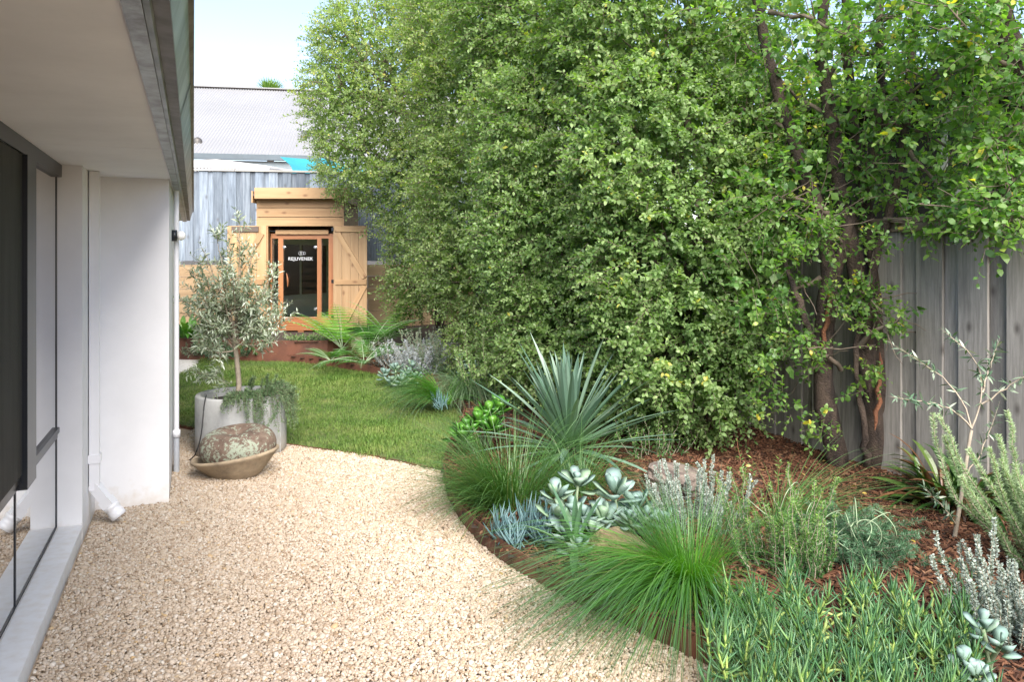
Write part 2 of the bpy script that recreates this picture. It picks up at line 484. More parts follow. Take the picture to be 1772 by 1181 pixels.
M = {}
M['white'] = plain('white_render', (.77, .77, .78), .55, .035, 2.2, bmp=.3, bdist=.003)
def splash(m):          # faint earth splashes on the foot of a wall
    nt = m.node_tree; b = nt.nodes['Principled BSDF']; src = b.inputs['Base Color'].links[0].from_socket
    g = nt.nodes.new('ShaderNodeNewGeometry'); sp = nt.nodes.new('ShaderNodeSeparateXYZ'); nt.links.new(g.outputs['Position'], sp.inputs[0])
    nz = nt.nodes.new('ShaderNodeTexNoise'); nz.inputs['Scale'].default_value = 22; nz.inputs['Detail'].default_value = 6; nt.links.new(g.outputs['Position'], nz.inputs['Vector'])
    h = mth(nt, 'SUBTRACT', mth(nt, 'MULTIPLY', nz.outputs['Fac'], .30), sp.outputs[2])
    f = ramp(nt, h, [(0, 0, 0), (1, 1, 1)], [.02, .16])
    nt.links.new(mixc(nt, src, (.55, .47, .37), mth(nt, 'MULTIPLY', f, .45)), b.inputs['Base Color'])
splash(M['white'])
M['soffit'] = plain('soffit_board', (.80, .82, .86), .6, .06, 1.3, bmp=.04)
M['pvc'] = plain('white_pvc', (.74, .74, .76), .3, .02, 5, bmp=0)
M['pipe_grey'] = plain('grey_pipe', (.42, .44, .47), .4, .05, 5, bmp=0)
M['black_alu'] = plain('black_aluminium', (.010, .013, .018), .3, .1, 5, bmp=0)
M['galv'] = plain('stained_zinc', (.33, .36, .36), .38, .3, 9, .6, .1, c2=(.10, .095, .09), sc=(1, 1, .35))
M['galv_dark'] = plain('weathered_zinc', (.15, .145, .14), .5, .3, 7, .3, .15, c2=(.055, .05, .045))
M['galv_light'] = plain('pale_zinc', (.42, .46, .46), .38, .1, 6, .5, .05, c2=(.22, .25, .25), sc=(1, 1, .4))
M['screen'] = plain('fly_screen', (.030, .029, .028), .75, .2, 14, bmp=.3, c2=(.016, .015, .015), sc=(1, 1, .1))
M['curtain'] = plain('pale_curtain', (.52, .53, .53), .8, .05, 2, bmp=0)
M['room'] = plain('dim_room', (.38, .38, .38), .9, .05, 2, bmp=0)
M['fence_grey'] = wood('weathered_paling', [(.125, .117, .106), (.26, .246, .226), (.39, .37, .342)], 'z', .85, 62, .42, knots=(.06, .05, .045), streak=(.12, .115, .11))
M['fence_blue'] = wood('sky_tinted_paling', [(.050, .064, .084), (.145, .18, .225), (.30, .35, .41)], 'z', .85, 40, .6, knots=(.07, .075, .085), streak=(.13, .14, .17))  # blue tint of the sky is put into the weathered wood colour
M['cap'] = wood('fence_cap', [(.10, .075, .055), (.20, .155, .115), (.27, .21, .155)], 'x', .8, 20, .2)
M['cap_grey'] = wood('grey_fence_cap', [(.20, .20, .19), (.34, .34, .32), (.42, .41, .38)], 'x', .8, 20, .2)
M['pine'] = wood('fresh_pine', [(.23, .13, .06), (.355, .225, .115), (.44, .30, .17)], 'z', .6, 15, .3, knots=(.13, .055, .022))
M['pine_h'] = wood('fresh_pine_board', [(.23, .125, .055), (.35, .215, .105), (.43, .29, .155)], 'x', .6, 15, .3, knots=(.13, .055, .022))
M['pine_dark'] = wood('stained_batten', [(.05, .04, .035), (.10, .075, .06), (.15, .12, .10)], 'x', .7, 20, .2)
M['cedar'] = wood('red_cedar', [(.19, .068, .025), (.30, .125, .052), (.38, .175, .078)], 'z', .42, 20, .25)
M['cedar_h'] = wood('red_cedar_rail', [(.19, .068, .025), (.30, .125, .052), (.38, .175, .078)], 'x', .42, 20, .25)
M['cedar_in'] = wood('sauna_lining', [(.24, .14, .07), (.36, .23, .13), (.46, .31, .18)], 'x', .6, 16, .3)
M['deck'] = wood('grey_deck', [(.15, .11, .085), (.26, .20, .155), (.36, .28, .22)], 'x', .8, 16, .3)
M['sleeper'] = wood('tan_sleeper', [(.20, .13, .07), (.34, .24, .14), (.44, .33, .20)], 'x', .85, 7, .3, streak=(.24, .16, .09))
M['corten'] = plain('rusted_steel', (.16, .062, .038), .7, .3, 4, .0, .15, c2=(.085, .038, .027))
M['concrete'] = plain('pot_concrete', (.43, .435, .43), .8, .16, 5, bmp=.25, c2=(.29, .295, .29))
M['soil'] = plain('potting_soil', (.05, .035, .025), .95, .3, 30, bmp=.6)
M['bowl'] = plain('aged_stone_bowl', (.34, .27, .19), .85, .2, 9, bmp=.4, c2=(.17, .135, .095))
M['cable'] = plain('black_cable', (.012, .012, .012), .5, .1, 4, bmp=0)
M['rock'] = plain('garden_rock', (.21, .17, .145), .85, .3, 9, bmp=.8, c2=(.065, .048, .042), bdist=.02)
M['sandstone'] = plain('sandstone', (.31, .23, .14), .85, .25, 11, bmp=.9, c2=(.13, .09, .05), bdist=.02)
M['roof'] = plain('pale_corrugated_steel', (.225, .228, .235), .5, .04, .6, .0, .0)
M['eave_blue'] = plain('slate_blue_gutter', (.06, .085, .105), .4, .1, 4, bmp=0)
M['eave_pale'] = plain('pale_blue_fascia', (.19, .235, .26), .5, .1, 4, bmp=0)
M['house_dark'] = plain('dark_wall', (.08, .08, .084), .8, .1, 4, bmp=.1)  # even dark grey for the neighbour's wall
M['charcoal'] = plain('charcoal_cladding', (.012, .012, .013), .6, .2, 6, bmp=.1)
M['win_pale'] = plain('window_timber', (.30, .34, .31), .6, .1, 8, bmp=.1)
M['sail'] = plain('turquoise_cloth', (.02, .22, .27), .7, .08, 3, bmp=.1)
M['polycarb'] = plain('white_roof_sheet', (.42, .43, .45), .4, .04, 3, bmp=0)
M['opal'] = plain('opal_globe', (.86, .86, .84), .25, .01, 2, bmp=0)
M['bark'] = plain('grey_brown_bark', (.080, .056, .042), .9, .35, 14, bmp=1.0, c2=(.018, .012, .010), sc=(1, 1, .35), bdist=.02)
M['bark_red'] = plain('split_red_bark', (.26, .105, .05), .9, .35, 12, bmp=.8, c2=(.09, .04, .025), sc=(1, 1, .3), bdist=.02)
M['twig'] = plain('twig', (.16, .125, .095), .85, .2, 20, bmp=.2)
M['twig_pale'] = plain('pale_twig', (.33, .28, .22), .85, .15, 20, bmp=.2)
M['ground'] = plain('packed_ground', (.17, .13, .09), .95, .25, 12, bmp=.5)
def glassmat(name, refl, tint=(1, 1, 1), rough=.0):
    m, nt, b = newmat(name)
    nt.nodes.remove(b)
    tr = nt.nodes.new('ShaderNodeBsdfTransparent'); tr.inputs[0].default_value = (*tint, 1)
    gl = nt.nodes.new('ShaderNodeBsdfGlossy'); gl.inputs['Roughness'].default_value = rough
    fr = nt.nodes.new('ShaderNodeFresnel'); fr.inputs[0].default_value = 1.5
    k = mth(nt, 'MULTIPLY', fr.outputs[0], refl)
    k.node.use_clamp = True
    mx = nt.nodes.new('ShaderNodeMixShader')
    nt.links.new(k, mx.inputs[0]); nt.links.new(tr.outputs[0], mx.inputs[1]); nt.links.new(gl.outputs[0], mx.inputs[2])
    nt.links.new(mx.outputs[0], nt.nodes['Material Output'].inputs['Surface'])
    return m
M['glass'] = glassmat('window_glass', 2.6, (.75, .78, .78))
M['glass_tint'] = glassmat('tinted_sauna_glass', 11.0, (.8, .8, .8), .0)

# ================================================================ THE SETTING
# ---- outlines on the ground (plan)
def G2(px, py, dz=0.0):
    p = gp(px, py, dz); return (p.x, p.y)
edge_front = [G2(*q) for q in ((1400, 1270), (1262, 1181), (1204, 1145), (1100, 1098), (1010, 1053), (930, 1013), (880, 981), (826, 938), (792, 900), (774, 862), (768, 830))]
edge_lawn = [G2(*q) for q in ((772, 800), (786, 765), (806, 730), (800, 714), (781, 699), (735, 676), (700, 665), (640, 648), (580, 637), (520, 630), (440, 622), (370, 616), (322, 611))]
def smooth(pts, n=3):
    p = np.array(pts, float)
    for _ in range(n):
        q = [p[0]]
        for a, b in zip(p[:-1], p[1:]): q += [a * .75 + b * .25, a * .25 + b * .75]
        q.append(p[-1]); p = np.array(q)
    return p
bed_edge = smooth(edge_front + edge_lawn, 2)
fence_t0, fence_t1, FV = 2.2, 14.6, 4.6
poly_bed = [tuple(q) for q in bed_edge] + [(-8.0, 10.9), (-8.0, 13.6), tuple(wv(14.0, FV + .1)[:2]), tuple(wv(1.0, FV + .1)[:2]), (1.8, 1.6)]
near_lawn = [G2(*q) for q in ((768, 818), (700, 804), (640, 791), (560, 781), (500, 773), (400, 757), (312, 739), (290, 735))]
near_lawn_s = smooth(near_lawn, 2)
lawn_left = [(-4.6, 7.3), (-4.9, 8.2)] + [G2(*q) for q in ((296, 654), (318, 646), (336, 637), (346, 628), (352, 620))]
poly_lawn = [tuple(q) for q in near_lawn_s] + lawn_left + [tuple(q) for q in smooth(edge_lawn, 2)[::-1]]

def bedz(x, y):
    return slope(y) + BED + .012 * vnoise(x, y, 2.2, 3) + .02 * vnoise(x, y, .7, 5)
def gnd(p, off=0.0):
    return float(bedz(p[0], p[1])) + off
def G(px, py, dz=None):       # pixel on the garden-bed surface
    p = gp(px, py, BED)
    return Vector((p.x, p.y, float(bedz(p.x, p.y)))) if dz is None else gp(px, py, dz)

def sheet(name, x0, x1, y0, y1, step, zf, mat, poly=None):
    xs = np.arange(x0, x1 + step / 2, step); ys = np.arange(y0, y1 + step / 2, step)
    X, Y = np.meshgrid(xs, ys, indexing='ij')
    Z = zf(X, Y); nx, ny = X.shape
    i, j = np.meshgrid(np.arange(nx - 1), np.arange(ny - 1), indexing='ij'); i = i.ravel(); j = j.ravel()
    if poly is not None:
        k = inpoly(xs[i] + step / 2, ys[j] + step / 2, poly); i = i[k]; j = j[k]
    f = np.stack([i * ny + j, (i + 1) * ny + j, (i + 1) * ny + j + 1, i * ny + j + 1], 1)
    used, inv = np.unique(f, return_inverse=True)
    v = np.stack([X, Y, Z], -1).reshape(-1, 3)[used]
    mb = MB(); mb.add(v, f4=inv.reshape(-1, 4))
    return mb.build(name, mat, smooth=True)

# one sheet to the horizon
gm = MB()
xs = np.array([-400, -60, -20, -8, -4, 0, 4, 8, 20, 60, 400.]); ys = np.array([-300, -30, -6, 0, 2, 4, 6, 8, 10, 12, 14, 20, 60, 500.])
X, Y = np.meshgrid(xs, ys, indexing='ij')
Z = np.minimum(slope(Y), slope(14.0)) - .03
i, j = np.meshgrid(np.arange(len(xs) - 1), np.arange(len(ys) - 1), indexing='ij'); i = i.ravel(); j = j.ravel(); ny = len(ys)
gm.add(np.stack([X, Y, Z], -1).reshape(-1, 3), f4=np.stack([i * ny + j, (i + 1) * ny + j, (i + 1) * ny + j + 1, i * ny + j + 1], 1))
tag(gm.build('ground', M['ground']), kind='structure')

mm, nt, b = newmat('gravel_bed')
nt.links.new(ramp(nt, noise(nt, 60, 4, .7), [(.36, .27, .185), (.48, .375, .27)], [.35, .65]), b.inputs['Base Color']); b.inputs['Roughness'].default_value = .9
tag(sheet('path', -3.6, 1.9, 1.2, 7.8, .1, lambda x, y: slope(y) - .010, mm), 'cream gravel path between white house and steel edged bed', kind='structure')
mm, nt, b = newmat('lawn_soil')
nt.links.new(ramp(nt, noise(nt, 25, 4, .7), [(.05, .075, .022), (.11, .13, .045)], [.35, .65]), b.inputs['Base Color']); b.inputs['Roughness'].default_value = .95
lawn_z = lambda x, y: slope(y) + .012 + .012 * vnoise(x, y, 1.1, 9)
tag(sheet('lawn_ground', -5.2, 1.2, 5.6, 11.6, .06, lawn_z, mm, poly_lawn), kind='structure')
tag(sheet('garden_bed_ground', -8.0, 6.0, 1.4, 13.8, .07, bedz, M['soil'], poly_bed), kind='structure')
mm, nt, b = newmat('white_gravel_path')
nt.links.new(ramp(nt, noise(nt, 45, 4, .7), [(.5, .48, .45), (.74, .72, .69)], [.35, .65]), b.inputs['Base Color']); b.inputs['Roughness'].default_value = .9
tag(sheet('side_path', -6.5, -3.7, 8.2, 11.4, .1, lambda x, y: slope(y) - .004, mm), kind='structure')

# ---- loose pebbles
def pebble(seed, sub=2, sq=(1, .82, .62)):
    q = np.random.default_rng(seed)
    import bmesh
    bm = bmesh.new(); bmesh.ops.create_icosphere(bm, subdivisions=sub, radius=1)
    dirs = unit(q.normal(0, 1, (7, 3))); cut = .62 + .3 * q.random(7)
    for v in bm.verts:
        c = np.array(v.co)
        for dd, k in zip(dirs, cut):
            e = c @ dd
            if e > k: c = c - dd * (e - k) * .8
        c = c * np.array(sq) * (1 + .05 * q.normal())
        v.co = c
    me = bpy.data.meshes.new('pebble'); bm.to_mesh(me); bm.free()
    me.polygons.foreach_set('use_smooth', np.ones(len(me.polygons), bool))
    return me
pebs = [pebble(s) for s in range(6)]
sp = .0096
xs = np.arange(-2.9, 1.7, sp); ys = np.arange(2.35, 7.7, sp)
X, Y = np.meshgrid(xs, ys); X = X.ravel() + rng.uniform(-.7, .7, X.size) * sp; Y = Y.ravel() + rng.uniform(-.7, .7, Y.size) * sp
vv = X * VX + Y * VY; tt = X * WX + Y * WY
house = (vv < -.57) | ((tt > 5.62) & (tt < 7.52) & (vv < -.145))
vis = (X > (-40 - 886) / F * Y) & (Y > 2.5)
k = ~inpoly(X, Y, poly_bed) & ~inpoly(X, Y, poly_lawn) & ~house & vis
# thin out a little with distance
X, Y = X[k], Y[k]
n = len(X)
hump = .010 * vnoise(X, Y, 1.6, 21) + .006 * vnoise(X, Y, 5, 22)
s = np.exp(rng.normal(0, .28, n)) * .0077
pts = np.stack([X, Y, slope(Y) + .005 + hump + rng.uniform(-.003, .005, n)], 1)
gravel_mat = instmat('cream_pebbles', [(.23, .16, .10), (.35, .268, .192), (.415, .33, .245), (.45, .365, .278), (.48, .40, .32), (.55, .50, .43), (.42, .29, .15)], [0, .1, .3, .55, .8, .93, 1], .75, 90, .22)
o = scatter('gravel', pts, np.stack([rng.normal(0, .35, n), rng.normal(0, .35, n), rng.uniform(0, 6.3, n)], 1), np.stack([s, s, s], 1) * rng.uniform(.75, 1.25, (n, 3)), pebs, gravel_mat)
tag(o, 'loose cream pebbles covering the path beside the house', 'gravel', kind='stuff')
print('pebbles', n)

# ---- lawn blades
def tuft(seed, nb=9, h=.035, spreadr=.018, w=.0032):
    q = np.random.default_rng(seed)
    mb = MB()
    base = np.concatenate([q.normal(0, spreadr, (nb, 2)), np.zeros((nb, 1)) - .004], 1)
    ribbons(mb, base, q.uniform(0, 6.28, nb), q.uniform(.5, 1.5, nb), h * q.uniform(.6, 1.35, nb), w, q.uniform(.2, 1.3, nb), S=3, rr=q.random(nb))
    return mb.mesh('tuft')
tufts = [tuft(s) for s in range(8)]
gm_, nt, b = newmat('lawn_blades')
rnd = objrand(nt); ar = nt.nodes.new('ShaderNodeAttribute'); ar.attribute_name = 'r'
patch = noise(nt, 2.3, 3, .6, coord='Generated')
geo = nt.nodes.new('ShaderNodeNewGeometry')
nzp = nt.nodes.new('ShaderNodeTexNoise'); nzp.inputs['Scale'].default_value = 3.2; nzp.inputs['Detail'].default_value = 4
nt.links.new(geo.outputs['Position'], nzp.inputs['Vector'])
f = mth(nt, 'ADD', mth(nt, 'MULTIPLY', rnd, .35), mth(nt, 'ADD', mth(nt, 'MULTIPLY', ar.outputs['Fac'], .3), mth(nt, 'MULTIPLY', mth(nt, 'SUBTRACT', nzp.outputs['Fac'], .5), 1.25)))
nt.links.new(ramp(nt, f, [(.050, .115, .016), (.090, .165, .028), (.14, .21, .046), (.22, .24, .085), (.32, .29, .15)], [0, .22, .46, .74, 1]), b.inputs['Base Color'])
b.inputs['Roughness'].default_value = .55; b.inputs['Specular IOR Level'].default_value = .25
sp = .026
xs = np.arange(-5.2, 1.0, sp); ys = np.arange(5.8, 11.4, sp)
X, Y = np.meshgrid(xs, ys); X = X.ravel() + rng.uniform(-.6, .6, X.size) * sp; Y = Y.ravel() + rng.uniform(-.6, .6, Y.size) * sp
k = inpoly(X + .05 * vnoise(X, Y, 14, 77), Y + .05 * vnoise(X, Y, 14, 78), poly_lawn) & (X > (270 - 886) / F * Y)
X, Y = X[k], Y[k]; n = len(X)
s = rng.uniform(.8, 1.35, n) * (1 + .35 * vnoise(X, Y, 2.5, 31))
o = scatter('lawn', np.stack([X, Y, lawn_z(X, Y)], 1), np.stack([np.zeros(n), np.zeros(n), rng.uniform(0, 6.3, n)], 1), np.stack([s, s, s], 1), tufts, gm_)
tag(o, 'short green lawn curving behind the concrete pot', 'grass', kind='stuff')
print('tufts', n)

# ---- bark mulch
def chip(seed):
    q = np.random.default_rng(seed)
    mb = MB(); w = q.uniform(.14, .34); t = q.uniform(.05, .12)
    v = np.array([(-1, -w, -t), (.9, -w * .8, -t), (1, w * .7, -t), (-.85, w, -t), (-.9, -w * .9, t), (.8, -w * .6, t * 1.2), (.95, w * .6, t * .7), (-1, w * .8, t)]) * (1 + .12 * q.normal(size=(8, 3)))
    mb.add(v, f4=[(3, 2, 1, 0), (4, 5, 6, 7), (0, 1, 5, 4), (1, 2, 6, 5), (2, 3, 7, 6), (3, 0, 4, 7)])
    return mb.mesh('chip')
chips = [chip(s) for s in range(8)]
mul = instmat('bark_chips', [(.025, .011, .007), (.060, .025, .014), (.10, .043, .023), (.14, .065, .036), (.21, .12, .07)], [0, .25, .55, .85, 1], .8, 30, .3, .25)
def bedpoints(sp, x0, x1, y0, y1):
    xs = np.arange(x0, x1, sp); ys = np.arange(y0, y1, sp)
    X, Y = np.meshgrid(xs, ys); X = X.ravel() + rng.uniform(-.7, .7, X.size) * sp; Y = Y.ravel() + rng.uniform(-.7, .7, Y.size) * sp
    k = inpoly(X, Y, poly_bed) & (X < 1500 / F * Y) & (X > -620 / F * Y)
    return X[k], Y[k]
X1, Y1 = bedpoints(.019, -1.4, 4.5, 2.3, 6.8); X2, Y2 = bedpoints(.032, -6.0, 4, 6.8, 11.6)
X = np.concatenate([X1, X2]); Y = np.concatenate([Y1, Y2]); n = len(X)
s = rng.uniform(.010, .030, n) * np.where(rng.random(n) < .06, 1.5, 1)
o = scatter('bark_mulch', np.stack([X, Y, bedz(X, Y) + rng.uniform(0, .014, n)], 1), np.stack([rng.normal(0, .45, n), rng.normal(0, .35, n), rng.uniform(0, 6.3, n)], 1), np.stack([s, s, s], 1), chips, mul)
tag(o, 'red brown bark mulch over the garden bed', 'mulch', kind='stuff')
print('chips', n)
# fallen yellow leaves on the mulch
mb = MB(); n = 60
X, Y = bedpoints(.3, 1.2, 4.2, 3.2, 6.6); kk = rng.permutation(len(X))[:n]; X, Y = X[kk], Y[kk]; n = len(X)
leaves(mb, np.stack([X, Y, bedz(X, Y) + .022], 1), azel(rng.uniform(0, 6.3, n), rng.normal(0, .2, n)), np.array([0, 0, 1.]) + rng.normal(0, .3, (n, 3)), spread(n, .025, .045), .02)
M['leaf_fall'] = leafmat('fallen_leaf', [(.5, .36, .05), (.42, .30, .10), (.30, .16, .06)], transl=0)
tag(mb.build('leaf_litter', M['leaf_fall']), 'yellow fallen leaves dotted over the bark mulch', 'leaf litter', kind='stuff')
# twigs, dead leaves and crumbs on the gravel
mb = MB(); q = np.random.default_rng(5); n = 46
P0 = np.stack([q.uniform(-1.9, .8, n), q.uniform(2.9, 5.6, n), np.full(n, .012)], 1)
k = ~inpoly(P0[:, 0], P0[:, 1], poly_bed) & (P0[:, 0] * VX + P0[:, 1] * VY > -.4); P0 = P0[k]; n = len(P0)
leaves(mb, P0, azel(q.uniform(0, 6.3, n), q.normal(0, .15, n)), np.array([0, 0, 1.]) + q.normal(0, .3, (n, 3)), q.uniform(.015, .035, n), .014)
M['crumb'] = leafmat('dry_leaf', [(.05, .03, .02), (.12, .07, .04), (.35, .25, .06)], transl=0)
tag(mb.build('dry_leaves', M['crumb']), 'scattered dry leaves on the cream gravel', 'leaf litter', kind='stuff')

# ---- rusted steel edging
def strip(mb, pts, z0, z1, th=.006):
    p = np.asarray(pts, float); n = len(p)
    tg = np.gradient(p, axis=0); tg = tg / np.linalg.norm(tg, axis=1, keepdims=True); nn = np.stack([-tg[:, 1], tg[:, 0]], 1)
    a = p + nn * th / 2; c = p - nn * th / 2
    z0 = np.broadcast_to(z0, (n,)); z1 = np.broadcast_to(z1, (n,))
    v = np.concatenate([np.c_[a, z0], np.c_[a, z1], np.c_[c, z1], np.c_[c, z0]])
    i = np.arange(n - 1); f = []
    for q in range(4):
        q2 = (q + 1) % 4
        f.append(np.stack([q * n + i, q * n + i + 1, q2 * n + i + 1, q2 * n + i], 1))
    mb.add(v, f4=np.concatenate(f))
be = smooth(edge_front, 3); be = be[be[:, 1] > 2.0]
mb = MB(); strip(mb, be, -.05, .112)
tag(mb.build('steel_edging', M['corten']), 'rusted steel edging holding the bed above the gravel', 'edging')
bl = smooth(edge_lawn, 3)
mb = MB(); strip(mb, bl, slope(bl[:, 1]) - .05, slope(bl[:, 1]) + .115 - .02 * np.clip((8.2 - bl[:, 1]) / 2, 0, 1))
tag(mb.build('steel_edging', M['corten']), 'rusted steel edging between the lawn and the far bed', 'edging')
mb = MB(); strip(mb, near_lawn_s, slope(near_lawn_s[:, 1]) - .05, slope(near_lawn_s[:, 1]) + .022)
tag(mb.build('steel_edging', M['corten']), 'low steel strip between the lawn and the gravel', 'edging')

# ---- raised step in front of the sauna
ST = .50
sp_ = [gp(px, py, .08) for px, py in ((255, 610), (330, 612), (470, 617), (540, 619), (582, 616), (610, 600))]
sxy = smooth([(p.x, p.y) for p in sp_], 2)
mb = MB(); strip(mb, sxy, .2, ST + .015, .008)
tag(mb.build('steel_retaining_wall', M['corten']), 'rusted steel wall of the raised step below the sauna', 'retaining wall')
poly_step = [tuple(q) for q in sxy] + [(-1.7, 12.9), (-7.2, 12.9)]
tag(sheet('terrace_ground', -7.4, -1.4, 9.8, 12.95, .08, lambda x, y: ST + 0 * x, M['soil'], poly_step), kind='structure')

# ================================================================ HOUSE ON THE LEFT
SOF = 2.135
house = thing('house', wv(6.0, -.584), 'white rendered house with deep eave and black framed window', 'house')
W3, V3 = (WX, WY, 0), (VX, VY, 0)
def hbox(mb, t0, t1, v0, v1, z0, z1):
    c = wv((t0 + t1) / 2, (v0 + v1) / 2, (z0 + z1) / 2)
    return mb.box(c, abs(t1 - t0), abs(v1 - v0), z1 - z0, W3, V3)
mb = MB(); hbox(mb, 5.013, 5.637, -1.2, -.584, -.1, SOF)
mb.build('wall', M['white'], house)
mb = MB(); hbox(mb, 5.637, 7.5, -1.2, -.150, -.1, SOF + .002)
mb.build('wall', M['white'], house)
mb = MB(); hbox(mb, 7.5, 11.6, -1.3, -.95, -.1, SOF + .004)
mb.build('wall', M['white'], house)
mb = MB(); hbox(mb, -2.0, 5.013, -.90, -.586, -.1, .085)
mb.build('plinth', M['white'], house)
mb = MB(); hbox(mb, -2.0, 5.005, -.70, -.580, .085, .10)
mb.build('sill', M['white'], house)
# soffit boards with a joint
for a, b2 in ((-2.0, 4.12), (4.126, 8.3), (8.304, 11.58)):
    mb = MB(); hbox(mb, a, b2, -1.35, -.135, SOF, SOF + .012)
    mb.build('soffit_board', M['soffit'], house)
mb = MB(); hbox(mb, 4.0, 4.2, -1.35, -.14, SOF + .013, SOF + .02); mb.build('joint_strip', M['galv_dark'], house)
# fascia and gutter
def hprof(mb, prof, t0, t1, n=40, wob=0.0):
    t = np.linspace(t0, t1, n); k = len(prof)
    q = np.random.default_rng(3); dz = np.cumsum(q.normal(0, wob, n)); dz -= np.linspace(dz[0], dz[-1], n)
    v = [wv(tt, pv, pz + d2) for (pv, pz) in prof for tt, d2 in zip(t, dz)]
    i, j = np.meshgrid(np.arange(k), np.arange(n - 1), indexing='ij'); i = i.ravel(); j = j.ravel(); i2 = (i + 1) % k
    mb.add(v, f4=np.stack([i * n + j, i * n + j + 1, i2 * n + j + 1, i2 * n + j], 1))
TE = 11.6
mb = MB(); hprof(mb, [(-.137, SOF - .012), (-.098, SOF - .012), (-.098, 2.33), (-.137, 2.33)], -2, TE); mb.build('fascia', M['galv'], house)
g = house
mb = MB(); hprof(mb, [(-.097, SOF - .006), (-.083, SOF - .010), (-.080, SOF + .004), (-.095, SOF + .008)], -2, TE, 40, .0012)
gut = mb.build('gutter', M['galv_light'], house)
mb = MB(); hprof(mb, [(-.080, SOF + .006), (-.045, SOF + .002), (-.044, SOF + .004), (-.080, SOF + .008)], -2, TE, 40, .0012); mb.build('gutter_base', M['galv_dark'], gut)
mb = MB(); hprof(mb, [(-.045, SOF + .002), (-.012, SOF + .120), (-.014, SOF + .121), (-.047, SOF + .004)], -2, TE, 40, .0014); mb.build('gutter_front', M['galv_light'], gut)
mb = MB(); hprof(mb, [(-.014, SOF + .118), (.000, SOF + .124), (.002, SOF + .142), (-.012, SOF + .140)], -2, TE, 40, .0014); mb.build('gutter_lip', M['galv_dark'], gut)
for tj in (3.1, 6.2, 9.0):
    mb = MB(); hprof(mb, [(-.082, SOF + .002), (-.043, SOF - .002), (-.008, SOF + .118), (-.012, SOF + .12), (-.046, SOF + .003), (-.082, SOF + .007)], tj, tj + .06, 3); mb.build('gutter_joint', M['galv'], gut)
mb = MB(); hprof(mb, [(-.006, 2.29), (-.006, 2.31), (-6, 3.85), (-6, 3.83)], -2.2, TE + .05, 3); mb.build('roof', M['galv_dark'], house)
mb = MB(); hbox(mb, TE - .012, TE, -1.35, -.10, SOF + .012, 2.32); mb.build('gable_end', M['galv'], house)

# window
WVV = -.697
win = thing('window', wv(4.2, WVV, .1), 'black framed window under the eave of the white house', 'window')
win.parent = house; win.location = win.location - house.location
for kx in ('label', 'category'): del win[kx]
def wpart(name, mat, boxes):
    mb = MB()
    for q in boxes: hbox(mb, *q)
    org = house.location + win.location
    return link(name, mb.mesh(name, org), win, mat)
wpart('frame', M['black_alu'], [(-1.8, 5.013, WVV - .05, WVV + .012, SOF - .070, SOF - .001), (4.994, 5.012, WVV - .05, WVV - .010, .10, SOF - .070), (-1.8, 5.012, WVV - .05, WVV - .010, .1005, .110)])
wpart('mid_rail', M['black_alu'], [(-1.8, 4.994, WVV - .05, WVV - .006, .605, .634), (-1.8, 4.994, WVV - .05, WVV + .004, .636, .664)])
wpart('mullion', M['black_alu'], [(3.905, 3.920, WVV - .04, WVV - .010, .110, .605)])
wpart('screen_frame', M['black_alu'], [(3.93, 4.135, WVV - .03, WVV + .030, .60, SOF - .077)])
wpart('fly_screen', M['screen'], [(-1.8, 3.93, WVV + .004, WVV + .010, .668, SOF - .076)])
wpart('pane', M['glass'], [(4.135, 4.994, WVV - .022, WVV - .014, .664, SOF - .070)])
wpart('pane', M['glass'], [(3.920, 4.994, WVV - .022, WVV - .014, .110, .605)])
wpart('pane', M['glass'], [(-1.8, 3.905, WVV - .022, WVV - .014, .110, .605)])
wpart('curtain', M['curtain'], [(4.45, 5.0, WVV - .19, WVV - .16, .105, SOF - .01)])
mb = MB()
for q in ((-2, 5.0, -3.2, -3.15, -.1, 2.4), (-2, 5.0, -3.15, -.75, -.1, -.06), (-2.0, -1.95, -3.15, -.75, -.06, 2.4)): hbox(mb, *q)
mb.build('room', M['room'], house)
for q_ in ((8.2, 9.0), (9.1, 9.9)):      # panes in the far recess of the wall, mirrored in the sauna glass
    mb = MB(); hbox(mb, q_[0], q_[1], -.952, -.93, .9, 1.9); o_ = mb.build('recess_window', M['black_alu'], house)

# downpipe with its angled boot
dp = thing('downpipe', wv(5.3, -.552, 0), 'square white downpipe with angled boot in the wall corner', 'downpipe')
mb = MB(); hbox(mb, 5.27, 5.33, -.578, -.524, .215, SOF - .003); mb.build('pipe', M['pvc'], dp)
mb = MB(); hbox(mb, 5.262, 5.338, -.583, -.517, .38, .43); mb.build('clip', M['pvc'], dp)
e0 = np.array(wv(5.3, -.551, .235)); e1 = np.array(wv(5.25, -.41, .045)); dr = unit(e1 - e0); sd = unit(np.cross(dr, [0, 0, 1])); up = np.cross(sd, dr)
mb = MB(); mb.box(e0 + dr * .055, .15, .056, .056, dr, sd, up); mb.build('elbow', M['pvc'], dp)
mb = MB(); mb.box(e0 + dr * .125, .05, .07, .07, dr, sd, up); mb.build('collar', M['pvc'], dp)
mb = MB(); tubes(mb, np.array([e0 + dr * q for q in (.148, .150, .17, .172, .20, .202, .235, .238)]), [.034, .046, .046, .043, .043, .046, .046, .0], 20); mb.build('socket', M['pvc'], dp, True)
dp2 = thing('downpipe', wv(6.36, -.118, 0), 'slim round white pipe with socket on the wall end', 'downpipe')
mb = MB(); q = np.array(wv(6.36, -.118)); tubes(mb, np.array([q + [0, 0, z] for z in (.30, SOF - .02)]), [.018, .018], 12); mb.build('pipe', M['pvc'], dp2, True)
mb = MB(); tubes(mb, np.array([q + [0, 0, z] for z in (.27, .272, .325, .327)]), [.0, .027, .027, .0], 14); mb.build('collar', M['pvc'], dp2, True)
